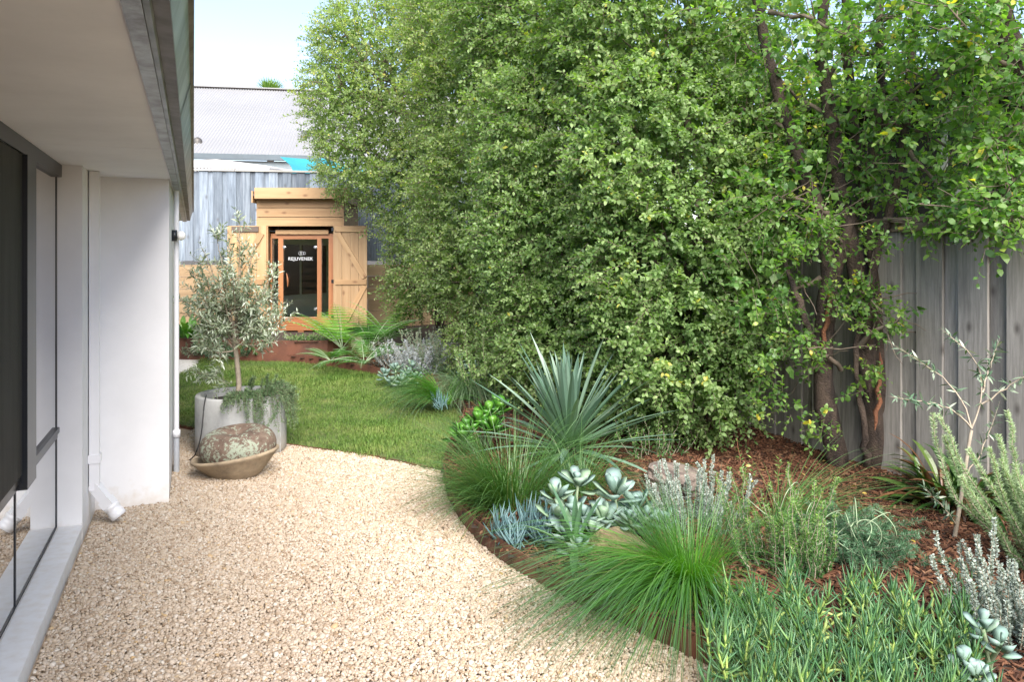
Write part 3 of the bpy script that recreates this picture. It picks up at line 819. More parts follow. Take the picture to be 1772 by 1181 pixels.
mb = MB(); tubes(mb, np.array([q + [0, 0, z] for z in (-.03, .28)]), [.021, .021], 12); mb.build('lower_pipe', M['pipe_grey'], dp2, True)
# wall lamp
lp = thing('wall_lamp', wv(6.28, -.148, 1.78), 'opal globe lamp on a black base at the wall end', 'lamp')
c0 = np.array(wv(6.28, -.149, 1.78)); vdir = np.array([VX, VY, 0])
mb = MB(); tubes(mb, np.array([c0 + vdir * q for q in (0, .001, .036, .037)]), [0, .042, .042, 0], 20); mb.build('base', M['black_alu'], lp, True)
mb = MB(); tubes(mb, np.array([c0 + vdir * (.062 + .034 * math.sin(a)) for a in np.linspace(-1.4, 1.57, 10)]), [.036 * math.cos(a) for a in np.linspace(-1.4, 1.57, 10)], 20); mb.build('globe', M['opal'], lp, True)

# ================================================================ FENCES
box_cache = {}
def boxmesh(sx, sy, sz, mat, bev=.003):
    key = (round(sx, 4), round(sy, 4), round(sz, 4), mat.name)
    if key not in box_cache:
        mb = MB(); mb.box((0, 0, 0), sx, sy, sz); me = mb.mesh('board'); me.materials.append(mat); box_cache[key] = me
    return box_cache[key]
def board(name, parent, c, sx, sy, sz, mat, rz=0.0, ry=0.0):
    """one board; c in world coordinates, parent an unrotated Empty"""
    return link(name, boxmesh(sx, sy, sz, mat), parent, None, Vector(c) - parent.location, (0, ry, rz))
q = random.Random(4)
fr = thing('paling_fence', wv(6.0, FV, .1), 'tall grey paling fence behind the trees on the right', 'fence')
ang_w = math.atan2(WY, WX)
t = fence_t0; FZ = 1.86
while t < fence_t1:
    base = float(slope(wv(t, FV).y)) + .02
    top = FZ + float(slope(wv(t, FV).y)) * .8
    hgt = round(top - base, 2); wb = q.choice((.19, .198, .206))
    board('paling', fr, wv(t + q.uniform(-.006, .006), FV - .016 + q.uniform(-.004, .004), base + hgt / 2), wb, .020, hgt, M['fence_grey'], ang_w + q.uniform(-.01, .01))
    board('paling', fr, wv(t + .16, FV + .010 + q.uniform(-.002, .002), base + hgt / 2 - .004), .2, .016, hgt, M['fence_grey'], ang_w)
    t += .32
for a in np.arange(fence_t0, fence_t1, 2.4):
    z = FZ + .8 * float(slope(wv(a + 1.2, FV).y))
    board('capping', fr, wv(a + 1.1, FV - .005, z + .018), 2.395, .10, .036, M['cap'], ang_w)
    board('fascia_rail', fr, wv(a + 1.1, FV - .036, z - .03), 2.395, .022, .06, M['cap'], ang_w)

AB = math.atan2(.165, .986)
def bk(u, off=0.0, z=0.0, p0=(-5.35, 13.0)):
    return Vector((p0[0] + .986 * u - .165 * off, p0[1] + .165 * u + .986 * off, z))
fb = thing('paling_fence', bk(1.0, 0, 1.58), 'blue grey weathered paling fence behind the sauna', 'fence')
u = -1.6
while u < 6.6:
    wv_ = q.choice((.14, .145, .15)); h = 1.50 + q.choice((-.01, 0, .01))
    board('paling', fb, bk(u, q.choice((-.012, -.01, -.008)), 1.585 + h / 2), wv_, .015, h, M['fence_blue'], AB + q.uniform(-.008, .008))
    board('paling', fb, bk(u + .115, .010, 1.585 + h / 2 - .005), .14, .015, h, M['fence_blue'], AB)
    u += .225
for a in (-1.7, .7, 3.1):
    board('capping', fb, bk(a + 1.2, 0, 3.105), 2.39, .09, .03, M['cap_grey'], AB)
rw = thing('retaining_wall', bk(1.0, 0, .4), 'tan timber sleeper wall under the back fence', 'retaining wall')
for c in range(6):
    for k in range(4):
        a = -1.9 + k * 2.4 - (c % 2) * 1.1
        board('sleeper', rw, bk(a + 1.2, .02 + q.uniform(-.006, .006), .42 + c * .2), 2.392, .075, .194, M['sleeper'], AB)

# ================================================================ SAUNA CABIN
SD = 11.8
def sx(px, d=SD): return (px - 886) / F * d
def sz(py, d=SD): return HC - (py - 450) / F * d
sa = thing('sauna_cabin', (sx(520), SD, ST), 'small pine sauna cabin with open barn doors and glass front', 'sauna')
Z0 = sz(575)
def sbox(name, mat, x0, x1, y0, y1, z0, z1, parent=None, ry=0.0):
    p = parent or sa
    me = boxmesh(x1 - x0, y1 - y0, z1 - z0, mat)
    org = sa.location if p is sa else sa.location + p.location
    return link(name, me, p, None, Vector(((x0 + x1) / 2, (y0 + y1) / 2, (z0 + z1) / 2)) - org, (0, ry, 0))
xl, xr = sx(445), sx(595)
# side and back walls, in boards
nb = 9
for s_ in range(nb):
    za = Z0 - .02 + (sz(345) - Z0 + .02) * s_ / nb; zb = Z0 - .02 + (sz(345) - Z0 + .02) * (s_ + 1) / nb - .004
    sbox('side_board', M['pine_h'], xl, xl + .02, SD, SD + 1.1, za, zb)
    sbox('side_board', M['pine_h'], xr - .02, xr, SD, SD + 1.1, za, zb)
    sbox('lining_board', M['cedar_in'], xl + .03, xr - .03, SD + 1.0, SD + 1.02, za, zb)
for a, b2 in ((345, 359.2), (360.4, 375.2), (376.4, 391.5)):
    sbox('front_board', M['pine_h'], xl - .004, xr + .004, SD - .02, SD - .0, sz(b2), sz(a))
sbox('front_backing', M['pine_dark'], xl + .02, xr - .02, SD + .001, SD + .006, sz(391), sz(345))
sbox('door_post', M['pine'], xl, sx(464), SD - .018, SD + .06, Z0, sz(391.5) - .002)
sbox('door_post', M['pine'], sx(577), xr, SD - .018, SD + .06, Z0, sz(391.5) - .002)
# roof: sloping back
rf = sbox('roof', M['pine_dark'], sx(441) - .0, sx(606), SD - .15, SD + 1.25, sz(343) + .02, sz(343) + .05)
dR = SD - .17
fa = sbox('fascia', M['pine_h'], sx(441, dR), sx(606, dR), dR - .02, dR + .01, sz(344, dR), sz(325, dR))
sbox('eave_lining', M['pine_h'], sx(446), sx(602), SD - .155, SD - .021, sz(343) - .01, sz(343) + .016)
sbox('side_fascia', M['pine'], sx(441) - .002, sx(441) + .018, SD - .155, SD + 1.25, sz(352), sz(332))
sbox('side_fascia', M['pine'], sx(606) - .02, sx(606), SD - .155, SD + 1.25, sz(352), sz(332))
# sauna front inside the opening
YF = SD + .12
X0, X1 = sx(464), sx(577)
sbox('header', M['pine_h'], sx(474), sx(566), YF - .04, YF - .02, sz(405), sz(398))
sbox('top_rail', M['cedar_h'], X0, X1, YF, YF + .06, sz(412.5), sz(404))
sbox('bottom_rail', M['cedar_h'], X0, X1, YF - .03, YF + .06, sz(560), sz(550))
sbox('plinth_board', M['cedar_h'], X0, X1, YF - .05, YF + .06, sz(573), sz(560.4))
sbox('foot', M['cedar_h'], sx(513), sx(523), YF - .04, YF + .05, sz(576.5), sz(573.2))
sbox('foot', M['cedar_h'], sx(560), sx(577), YF - .04, YF + .05, sz(576.5), sz(573.2))
for a, b2 in ((464, 466.5), (477.5, 486), (545.5, 553), (565.5, 574.5)):
    sbox('stile', M['cedar'], sx(a), sx(b2), YF - .004, YF + .055, sz(550), sz(412.5) )
dr_ = sbox('door', M['cedar_h'], sx(486.2), sx(545.3), YF + .002, YF + .012, sz(413.8), sz(412.6))
sbox('glass', M['glass_tint'], sx(486.2), sx(545.3), YF + .016, YF + .024, sz(550), sz(413.9), dr_)
sbox('pane', M['glass_tint'], sx(466.7), sx(477.3), YF + .020, YF + .026, sz(550), sz(412.7))
sbox('pane', M['glass_tint'], sx(553.2), sx(565.3), YF + .020, YF + .026, sz(550), sz(412.7))
M['chrome'] = plain('brushed_steel', (.7, .72, .75), .25, .03, 5, .9, 0)
for px_ in (487.5, 542):
    for py_ in (428, 536):
        mb = MB(); c0 = np.array([sx(px_), YF, sz(py_)])
        tubes(mb, np.array([c0 + [0, y, 0] for y in (.014, .012, -.006, -.008)]), [.0, .022, .022, 0], 14)
        h_ = link('hinge', mb.mesh('hinge', sa.location + dr_.location), dr_, M['chrome'])
hp = np.array([[sx(492.5 + 2.2 * math.sin(a * 2.2) * (1 if k_ < 20 else 1)), YF - .02, sz(473 + 24 * a)] for k_, a in enumerate(np.linspace(0, 1, 12))])
mb = MB(); tubes(mb, hp, np.interp(np.linspace(0, 1, 12), [0, .5, 1], [.004, .017, .004]), 8)
link('handle', mb.mesh('handle', sa.location + dr_.location, True), dr_, M['cedar'])
# lettering and emblem on the glass
M['letter'] = plain('white_lettering', (.55, .57, .6), .5, .0, 3, bmp=0)
fc = bpy.data.curves.new('lettering', 'FONT'); fc.body = 'REJUVENEK'; fc.size = .075; fc.align_x = 'CENTER'; fc.align_y = 'CENTER'; fc.extrude = .0008; fc.space_character = 1.05
fc.offset = .0
ft = bpy.data.objects.new('lettering', fc); COL.objects.link(ft)
dg = bpy.context.evaluated_depsgraph_get(); me = bpy.data.meshes.new_from_object(ft.evaluated_get(dg)); bpy.data.objects.remove(ft)
me.materials.clear()
xs_ = [v.co.x for v in me.vertices]; sc_ = (sx(537.5) - sx(494.5)) / (max(xs_) - min(xs_))
for v in me.vertices: v.co.x *= sc_; v.co.y *= sc_
lt = link('lettering', me, dr_, M['letter'], Vector((sx(516), YF + .0135, sz(448.3))) - sa.location - dr_.location, (R(90), 0, 0))
mb = MB()
for px_, py_, r_ in ((515, 438.5, .026), (518.5, 438.5, .026), (522.5, 438.5, .02)):
    a = np.linspace(0, 6.2832, 25); tubes(mb, np.stack([sx(px_) + r_ * .8 * np.cos(a), np.full(25, YF + .0135), sz(py_) + r_ * np.sin(a)], 1), .0022, 4)
link('emblem', mb.mesh('emblem', sa.location + dr_.location), dr_, M['letter'])
# inside: bench, backrest slats, heater grille
for k in range(5):
    sbox('bench_slat', M['cedar_in'], xl + .04, xr - .04, SD + .45 + k * .1, SD + .45 + k * .1 + .085, sz(528), sz(528) + .03)
sbox('bench_front', M['cedar_in'], xl + .04, xr - .04, SD + .42, SD + .445, sz(533), sz(522))
for k in range(6):
    sbox('backrest_slat', M['cedar_in'], sx(486), sx(545), SD + .90, SD + .925, sz(515) + k * .12, sz(515) + k * .12 + .085)
M['grille'] = plain('blue_grey_grille', (.16, .20, .26), .4, .2, 30, .5, .3)
for k in range(9):
    sbox('heater_bar', M['grille'], sx(486), sx(545), SD + .40, SD + .412, sz(549) + k * .016, sz(549) + k * .016 + .007)
for k in range(22):
    x_ = sx(487) + (sx(544) - sx(487)) * k / 21
    sbox('heater_bar', M['grille'], x_ - .003, x_ + .003, SD + .396, SD + .3995, sz(549), sz(549) + .14)
sbox('floor', M['cedar_in'], xl + .03, xr - .03, SD + .2, SD + 1.0, Z0 - .01, Z0 + .02)
# barn doors, folded open
def barn(px0, px1, left):
    n_ = 4; d_ = SD - .03
    x0, x1 = sx(px0), sx(px1); zt, zb = sz(391), sz(566)
    root = thing('barn_door', ((x0 + x1) / 2, d_, zb), None, None); root.parent = sa; root.location = root.location - sa.location
    base = sa.location + root.location
    def bb(name, mat, xa, xb, ya, yb, za, zb_, ry=0.0, cx=None):
        c = Vector(((xa + xb) / 2, (ya + yb) / 2, (za + zb_) / 2))
        return link(name, boxmesh(xb - xa, yb - ya, zb_ - za, mat), root, None, c - base, (0, ry, 0))
    w_ = (x1 - x0) / n_
    for k in range(n_):
        bb('plank', M['pine'], x0 + k * w_ + .0015, x0 + (k + 1) * w_ - .0015, d_ - .01 + .002 * (k % 2), d_ + .012, zb, zt)
    bb('ledge', M['pine_dark'] if left else M['pine_h'], sx(403) if left else sx(581), sx(449) if left else sx(635.5), d_ - .032, d_ - .0105, sz(401.5), sz(392.5))
    bb('ledge', M['pine_h'], x0 + .03, x1 - .01, d_ - .032, d_ - .0105, sz(492.5), sz(484))
    def brace(pxa, pya, pxb, pyb):
        a = Vector((sx(pxa), 0, sz(pya))); b2 = Vector((sx(pxb), 0, sz(pyb))); dl = b2 - a
        c = Vector(((a.x + b2.x) / 2, d_ - .021, (a.z + b2.z) / 2))
        link('brace', boxmesh(dl.length, .021, .075, M['pine_h']), root, None, c - base, (0, -math.atan2(dl.z, dl.x), 0))
    if left: brace(455, 404, 410, 480); brace(408, 496, 446, 556)
    else: brace(586, 404, 632, 481); brace(632, 495, 600, 555)
barn(395, 462.5, True); barn(578, 636, False)
for z_ in (394, 484, 545):
    sbox('strap_hinge', M['black_alu'], sx(574.5), sx(578.5), SD - .045, SD - .02, sz(z_ + 6), sz(z_))
# deck under the cabin
dk = thing('timber_deck', (sx(520), SD - .3, ST), 'grey timber deck under the sauna cabin', 'deck')
for k in range(6):
    board('deck_board', dk, (sx(505), SD - .42 + k * .145, sz(575) - .045), 2.35, .138, .035, M['deck'])
board('deck_fascia', dk, (sx(505), SD - .51, sz(575) - .10), 2.35, .03, .14, M['deck'])

# ================================================================ HOUSE BEHIND THE FENCE
EZ, ED = 4.03, 18.0
def hk(u, off, z): return bk(u, off, z, (-7.4, ED))
hb = thing('neighbour_house', hk(2, 0, 0), 'neighbouring house with white corrugated roof beyond the back fence', 'house')
mb = MB(); u0, u1 = -3.0, 11.0; nn_ = int((u1 - u0) / .076) * 6
us = np.linspace(u0, u1, nn_); hz = .017 * np.sin(2 * np.pi * us / .076)
rise = 2.80; run = 6.0
v = [hk(a, -.05, EZ + .02 + h) for a, h in zip(us, hz)] + [hk(a, run, EZ + .02 + rise + h) for a, h in zip(us, hz)]
i = np.arange(nn_ - 1)
mb.add(v, f4=np.stack([i, i + 1, nn_ + i + 1, nn_ + i], 1)); rfo = mb.build('roof', M['roof'], hb, True)
mb = MB(); mb.box(hk(4, run, EZ + rise + .05), 14, .25, .03, (.986, .165, 0), (-.165, .986, 0)); mb.build('ridge_cap', M['roof'], rfo)
mb = MB(); mb.box(hk(4, -.08, EZ - .04), 14, .12, .13, (.986, .165, 0), (-.165, .986, 0)); mb.build('gutter', M['eave_blue'], hb)
mb = MB(); mb.box(hk(4, .02, EZ - .20), 14, .06, .17, (.986, .165, 0), (-.165, .986, 0)); mb.build('fascia', M['eave_pale'], hb)
mb = MB(); mb.box(hk(4, 3.5, EZ - 2.1), 14, 6.0, 3.7, (.986, .165, 0), (-.165, .986, 0)); mb.build('wall', M['house_dark'], hb)
def roofpt(px, py):
    k = (450 - py) / F; m = rise / run
    d = ED
    for _ in range(30):
        x = (px - 886) / F * d
        off = (d - ED) * .986 - (x + 7.4) * .165
        d += ((EZ + off * m) - (HC + k * d)) / (k - m) * .5
    return at(px, py, d)
p = roofpt(527, 241)
mb = MB(); mb.lathe([(.075, -.15), (.075, .20), (.15, .20), (.12, .26), (0, .27)], p, 16); mb.build('roof_vent', M['galv_light'], hb, True)
p = roofpt(342, 249)
mb = MB(); mb.lathe([(.09, -.1), (.11, .06), (.09, .12), (.03, .16), (0, .165)], p, 16); mb.build('roof_vent', M['galv_dark'], hb, True)
# white patio roof and turquoise sail between the fence and that house
pr = thing('patio_roof', at(400, 300, 15.4), 'white ribbed patio roof just above the back fence', 'roof')
mb = MB(); d_ = 15.4
a = [at(x, y, d_) for x, y in ((300, 278), (375, 275.5), (462, 286.5), (466, 290), (466, 294), (300, 289))]
bq = [Vector((q_.x + .3, q_.y + 1.6, q_.z + .05)) for q_ in a]; k = len(a)
mb.add([tuple(q_) for q_ in a + bq], f4=[(i, (i + 1) % k, (i + 1) % k + k, i + k) for i in range(k)] + [(0, 1, 4, 5), (1, 2, 3, 4)])
mb.build('sheet', M['polycarb'], pr)
for k in range(28):
    p = at(302 + k * 6, 293.5, d_)
    mb = MB(); mb.box(p + Vector((0, .02, 0)), .035, .03, .07); mb.build('rib', M['polycarb'], pr)
mb = MB(); mb.box(at(380, 299, d_ + .3), 2.2, .06, .08); mb.build('beam', M['polycarb'], pr)
for px_ in (310, 458):
    mb = MB(); p = at(px_, 299, d_ + .3); mb.box((p.x, p.y, p.z / 2), .09, .09, p.z); mb.build('post', M['polycarb'], pr)
mb = MB(); n_ = 12
A, B, C_, D_ = [np.array(at(*q_)) for q_ in ((484, 271, 15.6), (560, 274, 16.6), (655, 300, 15.6), (506, 306, 14.4))]
s_ = np.linspace(0, 1, n_); U, V_ = np.meshgrid(s_, s_, indexing='ij'); U = U[..., None]; V_ = V_[..., None]
P_ = (A * (1 - U) + B * U) * (1 - V_) + (D_ * (1 - U) + C_ * U) * V_
P_ = P_ + (np.array(at(560, 290, 15.4)) - P_) * (.22 * (np.sin(np.pi * U) * (1 - np.sin(np.pi * V_)) + np.sin(np.pi * V_) * (1 - np.sin(np.pi * U)))) * .6
P_[..., 2:3] -= .10 * np.sin(np.pi * U) * np.sin(np.pi * V_)
i, j = np.meshgrid(np.arange(n_ - 1), np.arange(n_ - 1), indexing='ij'); i = i.ravel(); j = j.ravel()
mb.add(P_.reshape(-1, 3), f4=np.stack([i * n_ + j, (i + 1) * n_ + j, (i + 1) * n_ + j + 1, i * n_ + j + 1], 1))
tag(mb.build('shade_sail', M['sail'], smooth=True), 'turquoise shade sail stretched behind the back fence', 'shade sail')

# ---- dark neighbour beyond the side fence
nd = thing('neighbour_house', wv(8.2, 6.6), 'charcoal clad house seen over the right fence', 'house')
NV = 6.3
for k in range(26):
    a = 3.2 + k * .2
    mb = MB(); hbox(mb, a, a + .192, NV, NV + .03, 0, 3.15); mb.build('cladding_board', M['charcoal'], nd)
mb = MB(); hbox(mb, 3.2, 8.4, NV + .031, NV + 4, 0, 3.14); mb.build('wall', M['charcoal'], nd)
mb = MB(); hbox(mb, 3.0, 8.55, NV - .35, NV + 4.2, 3.16, 3.26); mb.build('roof', M['charcoal'], nd)
def tpx(px, v): 
    d = 1458 * v / (px - 335); return (d - v * .378) / .926, d
tA, dA = tpx(1714, NV); tB, dB = tpx(1632, NV)
zb_ = HC + 128 / F * dA; zt_ = HC + 262 / F * dA
wn_ = MB()
for q_ in ((tA, tA + .06, NV - .03, NV - .001, zb_, zt_), (tB - .06, tB, NV - .03, NV - .001, zb_, zt_), (tA, tB, NV - .045, NV - .0005, zb_ - .06, zb_ + .03), (tA + .06, tB - .06, NV - .03, NV - .001, zt_ - .05, zt_)): hbox(wn_, *q_)
wf = wn_.build('window', M['win_pale'], nd)
M['dark_glass'] = plain('dark_glass', (.03, .045, .035), .12, .2, 3, bmp=0)
mb = MB(); hbox(mb, tA + .06, tB - .06, NV - .02, NV - .006, zb_ + .03, zt_ - .05); mb.build('pane', M['dark_glass'], wf)

# ================================================================ TREES
LM = {}
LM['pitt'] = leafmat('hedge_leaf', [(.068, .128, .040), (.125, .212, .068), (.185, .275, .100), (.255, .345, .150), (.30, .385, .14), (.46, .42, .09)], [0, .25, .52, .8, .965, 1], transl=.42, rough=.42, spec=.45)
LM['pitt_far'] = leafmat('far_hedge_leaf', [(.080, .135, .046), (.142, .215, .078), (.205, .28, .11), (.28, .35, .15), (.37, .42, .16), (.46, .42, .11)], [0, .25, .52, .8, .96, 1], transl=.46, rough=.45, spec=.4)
LM['open'] = leafmat('open_tree_leaf', [(.045, .105, .030), (.085, .18, .048), (.135, .245, .062), (.20, .31, .08), (.31, .39, .08), (.50, .42, .06)], [0, .25, .52, .8, .96, 1], transl=.48, rough=.38, spec=.5)
LM['beyond'] = leafmat('sunlit_leaf', [(.06, .13, .02), (.13, .22, .035), (.23, .32, .05), (.38, .42, .08)], transl=.45, rough=.5)  # sunlight is painted in as lighter, yellower leaf colours

def crown(mbs, blobs, dens, leafL, leafW, K, twL, rs, keep_back=.35, others=(), inner=.0, lump=.18, hang=.2, upb=.25, shape='oval', Lvar=.3, fill=1500):
    """twigs with leaves through the outer part of a union of rounded masses"""
    mb, tw = mbs
    B = np.array([[b[0].x, b[0].y, b[0].z, b[1]] for b in blobs])
    O = np.array([[b[0].x, b[0].y, b[0].z, b[1]] for b in list(blobs) + list(others)])
    base, axis, tone = [], [], []
    for x, y, z, r in B:
        n = int(dens * 12.57 * r * r)
        d = unit(rs.normal(0, 1, (n, 3)))
        # uneven outline: lumps and hollows
        ph = rs.uniform(0, 6.3, (4, 3)); fr = rs.uniform(2.0, 5.0, (4, 3))
        l = sum(np.sin(d @ fr[k] * 1.6 + ph[k, 0]) for k in range(4)) / 4
        u = rs.random(n)
        rad = r * (.62 + .40 * u ** .6) * (1 + lump * l)
        p = np.array([x, y, z]) + d * rad[:, None]
        ok = np.ones(n, bool)
        for ox, oy, oz, orr in O:
            if (ox, oy, oz) == (x, y, z): continue
            dd = np.linalg.norm(p - [ox, oy, oz], axis=1)
            ok &= (dd > orr * .80) | (rs.random(n) < inner)
        back = (d @ np.array([VX, VY * .6, 0])) > .25
        ok &= ~back | (rs.random(n) < keep_back)
        ok &= p[:, 2] > .25
        hole = l < -.42
        ok &= ~hole | (rs.random(n) < .7)
        p, dd_, l = p[ok], d[ok], l[ok]
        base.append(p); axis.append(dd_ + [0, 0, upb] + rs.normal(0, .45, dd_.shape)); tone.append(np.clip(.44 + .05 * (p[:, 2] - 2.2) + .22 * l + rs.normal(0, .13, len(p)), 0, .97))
    for x, y, z, r in B:      # larger, darker-toned filler leaves deeper inside
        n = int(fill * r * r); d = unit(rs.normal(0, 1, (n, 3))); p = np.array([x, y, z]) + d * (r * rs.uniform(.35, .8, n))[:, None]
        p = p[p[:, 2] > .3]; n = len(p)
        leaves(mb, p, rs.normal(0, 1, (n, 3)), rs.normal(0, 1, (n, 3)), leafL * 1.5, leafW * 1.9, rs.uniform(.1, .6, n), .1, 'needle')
    base = np.concatenate(base); axis = np.concatenate(axis); tone = np.concatenate(tone)
    n = len(base)
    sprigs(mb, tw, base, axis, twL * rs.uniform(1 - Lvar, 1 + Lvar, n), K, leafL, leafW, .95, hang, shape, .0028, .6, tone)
    return n * K

def limb(mb, a, b, r0, r1, K=8, amp=.05, sag=0.0, rs=None, sides=7):
    p = wiggle(a, b, K, amp, sag, rs)
    tubes(mb, p, np.linspace(r0, r1, K), sides)
    return p

def hedge_tree(name, label, base, blobs, dens, leafL, leafW, mat, seed, trunk_r=.07, others=(), K=14, twL=.2, stems=2, **kw):
    rs = np.random.default_rng(seed)
    root = thing(name, base, label, 'tree', 'trees along the side fence')
    cz = np.mean([[b[0].x, b[0].y, b[0].z] for b in blobs], 0)
    tk, br, cr = MB(), MB(), MB()
    tops = []
    for s in range(stems):
        b0 = np.array(base) + np.array([rs.normal(0, .07), rs.normal(0, .07), -.1])
        tgt = cz + rs.normal(0, .25, 3) * [1, 1, .6]
        tgt = tgt + np.array([VX, VY, 0]) * .35
        p = limb(tk, b0, tgt, trunk_r * rs.uniform(.75, 1.1), trunk_r * .12, 10, .06, 0, rs, 9); tops.append(p)
    for c, r in blobs:
        c = np.array(c); src = tops[rs.integers(len(tops))]
        i = int(np.clip(np.argmin(np.linalg.norm(src - (c - [0, 0, r * .9]), axis=1)), 2, len(src) - 1))
        p = limb(br, src[i], c, trunk_r * .5, trunk_r * .22, 7, .07, 0, rs, 6)
        for k in range(int(9 + 7 * r)):
            d = unit(rs.normal(0, 1, 3) + np.array([-.35, -.25, .45])); st = p[rs.integers(3, len(p))]
            limb(br, st, c + d * r * rs.uniform(.8, 1.04), .014 * rs.uniform(.6, 1.3), .003, 6, .09, -.04, rs, 4)
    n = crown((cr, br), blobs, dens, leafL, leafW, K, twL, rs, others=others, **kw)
    tk.build('trunk', M['bark'], root, True)
    c_ = cr.build('crown', mat, root)
    b_ = br.build('branch', M['twig'], root, True)
    print(name, 'leaves', n)
    return root
def blob(px, py, d, rpx): return (at(px, py, d), rpx / F * d)

bA = [blob(*q) for q in ((650, 85, 11.4, 95), (612, 195, 11.2, 84), (625, 272, 11.0, 76), (735, 165, 11.2, 120), (745, 20, 11.5, 80), (740, 320, 11.0, 106), (752, 440, 10.8, 82), (715, 500, 11.1, 44), (590, 150, 11.1, 60), (600, 60, 11.3, 50))]
bB = [blob(*q) for q in ((815, 40, 9.8, 125), (855, 200, 9.5, 140), (850, 350, 9.2, 130), (838, 480, 9.0, 95), (855, 580, 8.6, 70), (800, 430, 9.4, 80))]
bC = [blob(*q) for q in ((955, 30, 8.2, 165), (990, 240, 7.8, 170), (975, 420, 7.6, 150), (985, 560, 7.4, 125), (930, 590, 7.8, 85), (1040, 660, 7.3, 95), (1010, -170, 8.0, 120), (880, -100, 8.8, 90))]
bD = [blob(*q) for q in ((1140, 40, 6.9, 190), (1150, 260, 6.6, 175), (1160, 430, 6.4, 160), (1165, 580, 6.3, 135), (1225, 665, 6.1, 85), (1120, 670, 6.4, 80), (1285, 560, 6.0, 68), (1180, -170, 6.9, 120), (1270, 250, 6.3, 95), (1275, 420, 6.1, 85))]
allb = bA + bB + bC + bD
def base_of(v, d, off=0.0):
    x = (v - .378 * d) / .926; return Vector((x, d, float(bedz(x, d)) - .02))
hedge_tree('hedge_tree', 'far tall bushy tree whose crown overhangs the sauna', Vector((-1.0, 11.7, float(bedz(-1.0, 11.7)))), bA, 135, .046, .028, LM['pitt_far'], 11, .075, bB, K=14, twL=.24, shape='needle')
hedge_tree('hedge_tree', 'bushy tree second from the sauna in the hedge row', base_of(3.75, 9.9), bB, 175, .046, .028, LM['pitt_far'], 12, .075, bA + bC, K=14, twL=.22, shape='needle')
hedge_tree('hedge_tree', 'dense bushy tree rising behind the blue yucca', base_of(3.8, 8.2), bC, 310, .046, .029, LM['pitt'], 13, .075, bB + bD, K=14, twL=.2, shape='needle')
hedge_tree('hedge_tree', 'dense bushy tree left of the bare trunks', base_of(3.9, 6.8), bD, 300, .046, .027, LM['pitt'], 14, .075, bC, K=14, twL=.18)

# ---- the many-stemmed tree whose trunks stand bare
rs = np.random.default_rng(40)
mt = thing('multi_stem_tree', G(1485, 806), 'open tree with several bare dark trunks against the fence', 'tree', 'trees along the side fence')
def pix(*pts): return np.array([at(*q) for q in pts])
g1, g2, g3 = G(1452, 803), G(1516, 806), G(1548, 803)
stems = [
    (np.vstack([[g1.x, g1.y, g1.z - .06], pix((1436, 735, 5.62), (1418, 660, 5.65), (1426, 580, 5.66), (1440, 480, 5.65), (1428, 400, 5.7), (1400, 330, 5.75), (1368, 230, 5.8), (1325, 90, 5.9), (1300, -60, 6.0))]), .098, .035),
    (np.vstack([[g2.x, g2.y, g2.z - .06], pix((1512, 740, 5.6), (1505, 640, 5.6), (1490, 540, 5.6), (1480, 430, 5.62), (1450, 330, 5.65), (1445, 230, 5.7), (1420, 110, 5.75), (1428, -60, 5.8))]), .088, .04),
    (np.vstack([[g3.x, g3.y, g3.z - .06], pix((1530, 730, 5.62), (1520, 620, 5.62), (1526, 500, 5.65), (1500, 400, 5.7), (1492, 300, 5.75), (1470, 180, 5.85), (1462, 60, 5.9), (1470, -90, 6.0))]), .075, .032),
    (pix((1508, 640, 5.58), (1500, 560, 5.5), (1502, 470, 5.5), (1540, 380, 5.5), (1565, 250, 5.5), (1572, 120, 5.6), (1592, 0, 5.7), (1600, -90, 5.7)), .045, .022),
    (pix((1440, 500, 5.65), (1462, 400, 5.6), (1508, 300, 5.6), (1525, 170, 5.6), (1520, 40, 5.65), (1530, -80, 5.7)), .05, .024),
    (pix((1418, 640, 5.62), (1395, 560, 5.5), (1375, 500, 5.5), (1350, 430, 5.6)), .045, .012),
    (pix((1500, 800, 5.5), (1494, 720, 5.42), (1478, 640, 5.42), (1484, 580, 5.45), (1494, 500, 5.5)), .028, .016),
]
alls = []
for k, (pts, r0, r1) in enumerate(stems):
    mb = MB(); p = polyline(pts, 22, .006)
    rr = np.linspace(r0, r1, 22) * .86
    rr = rr * (1 + .10 * rs.normal(0, 1, 22)); rr[:2] *= (1.35, 1.12) if k < 3 else (1, 1)
    tubes(mb, p, rr, 12); mb.build('trunk', M['bark'], mt, True); alls.append(p)
for pts in (((1440, 500, 5.57), (1432, 540, 5.575), (1425, 585, 5.57), (1420, 620, 5.565)), ((1522, 610, 5.51), (1520, 680, 5.49), (1514, 745, 5.48))):
    mb = MB(); p = polyline(pix(*pts), 9, .008); tubes(mb, p, np.array([.004, .014, .018, .014, .019, .015, .018, .012, .003]), 7); mb.build('split_bark', M['bark_red'], mt, True)
br = MB()
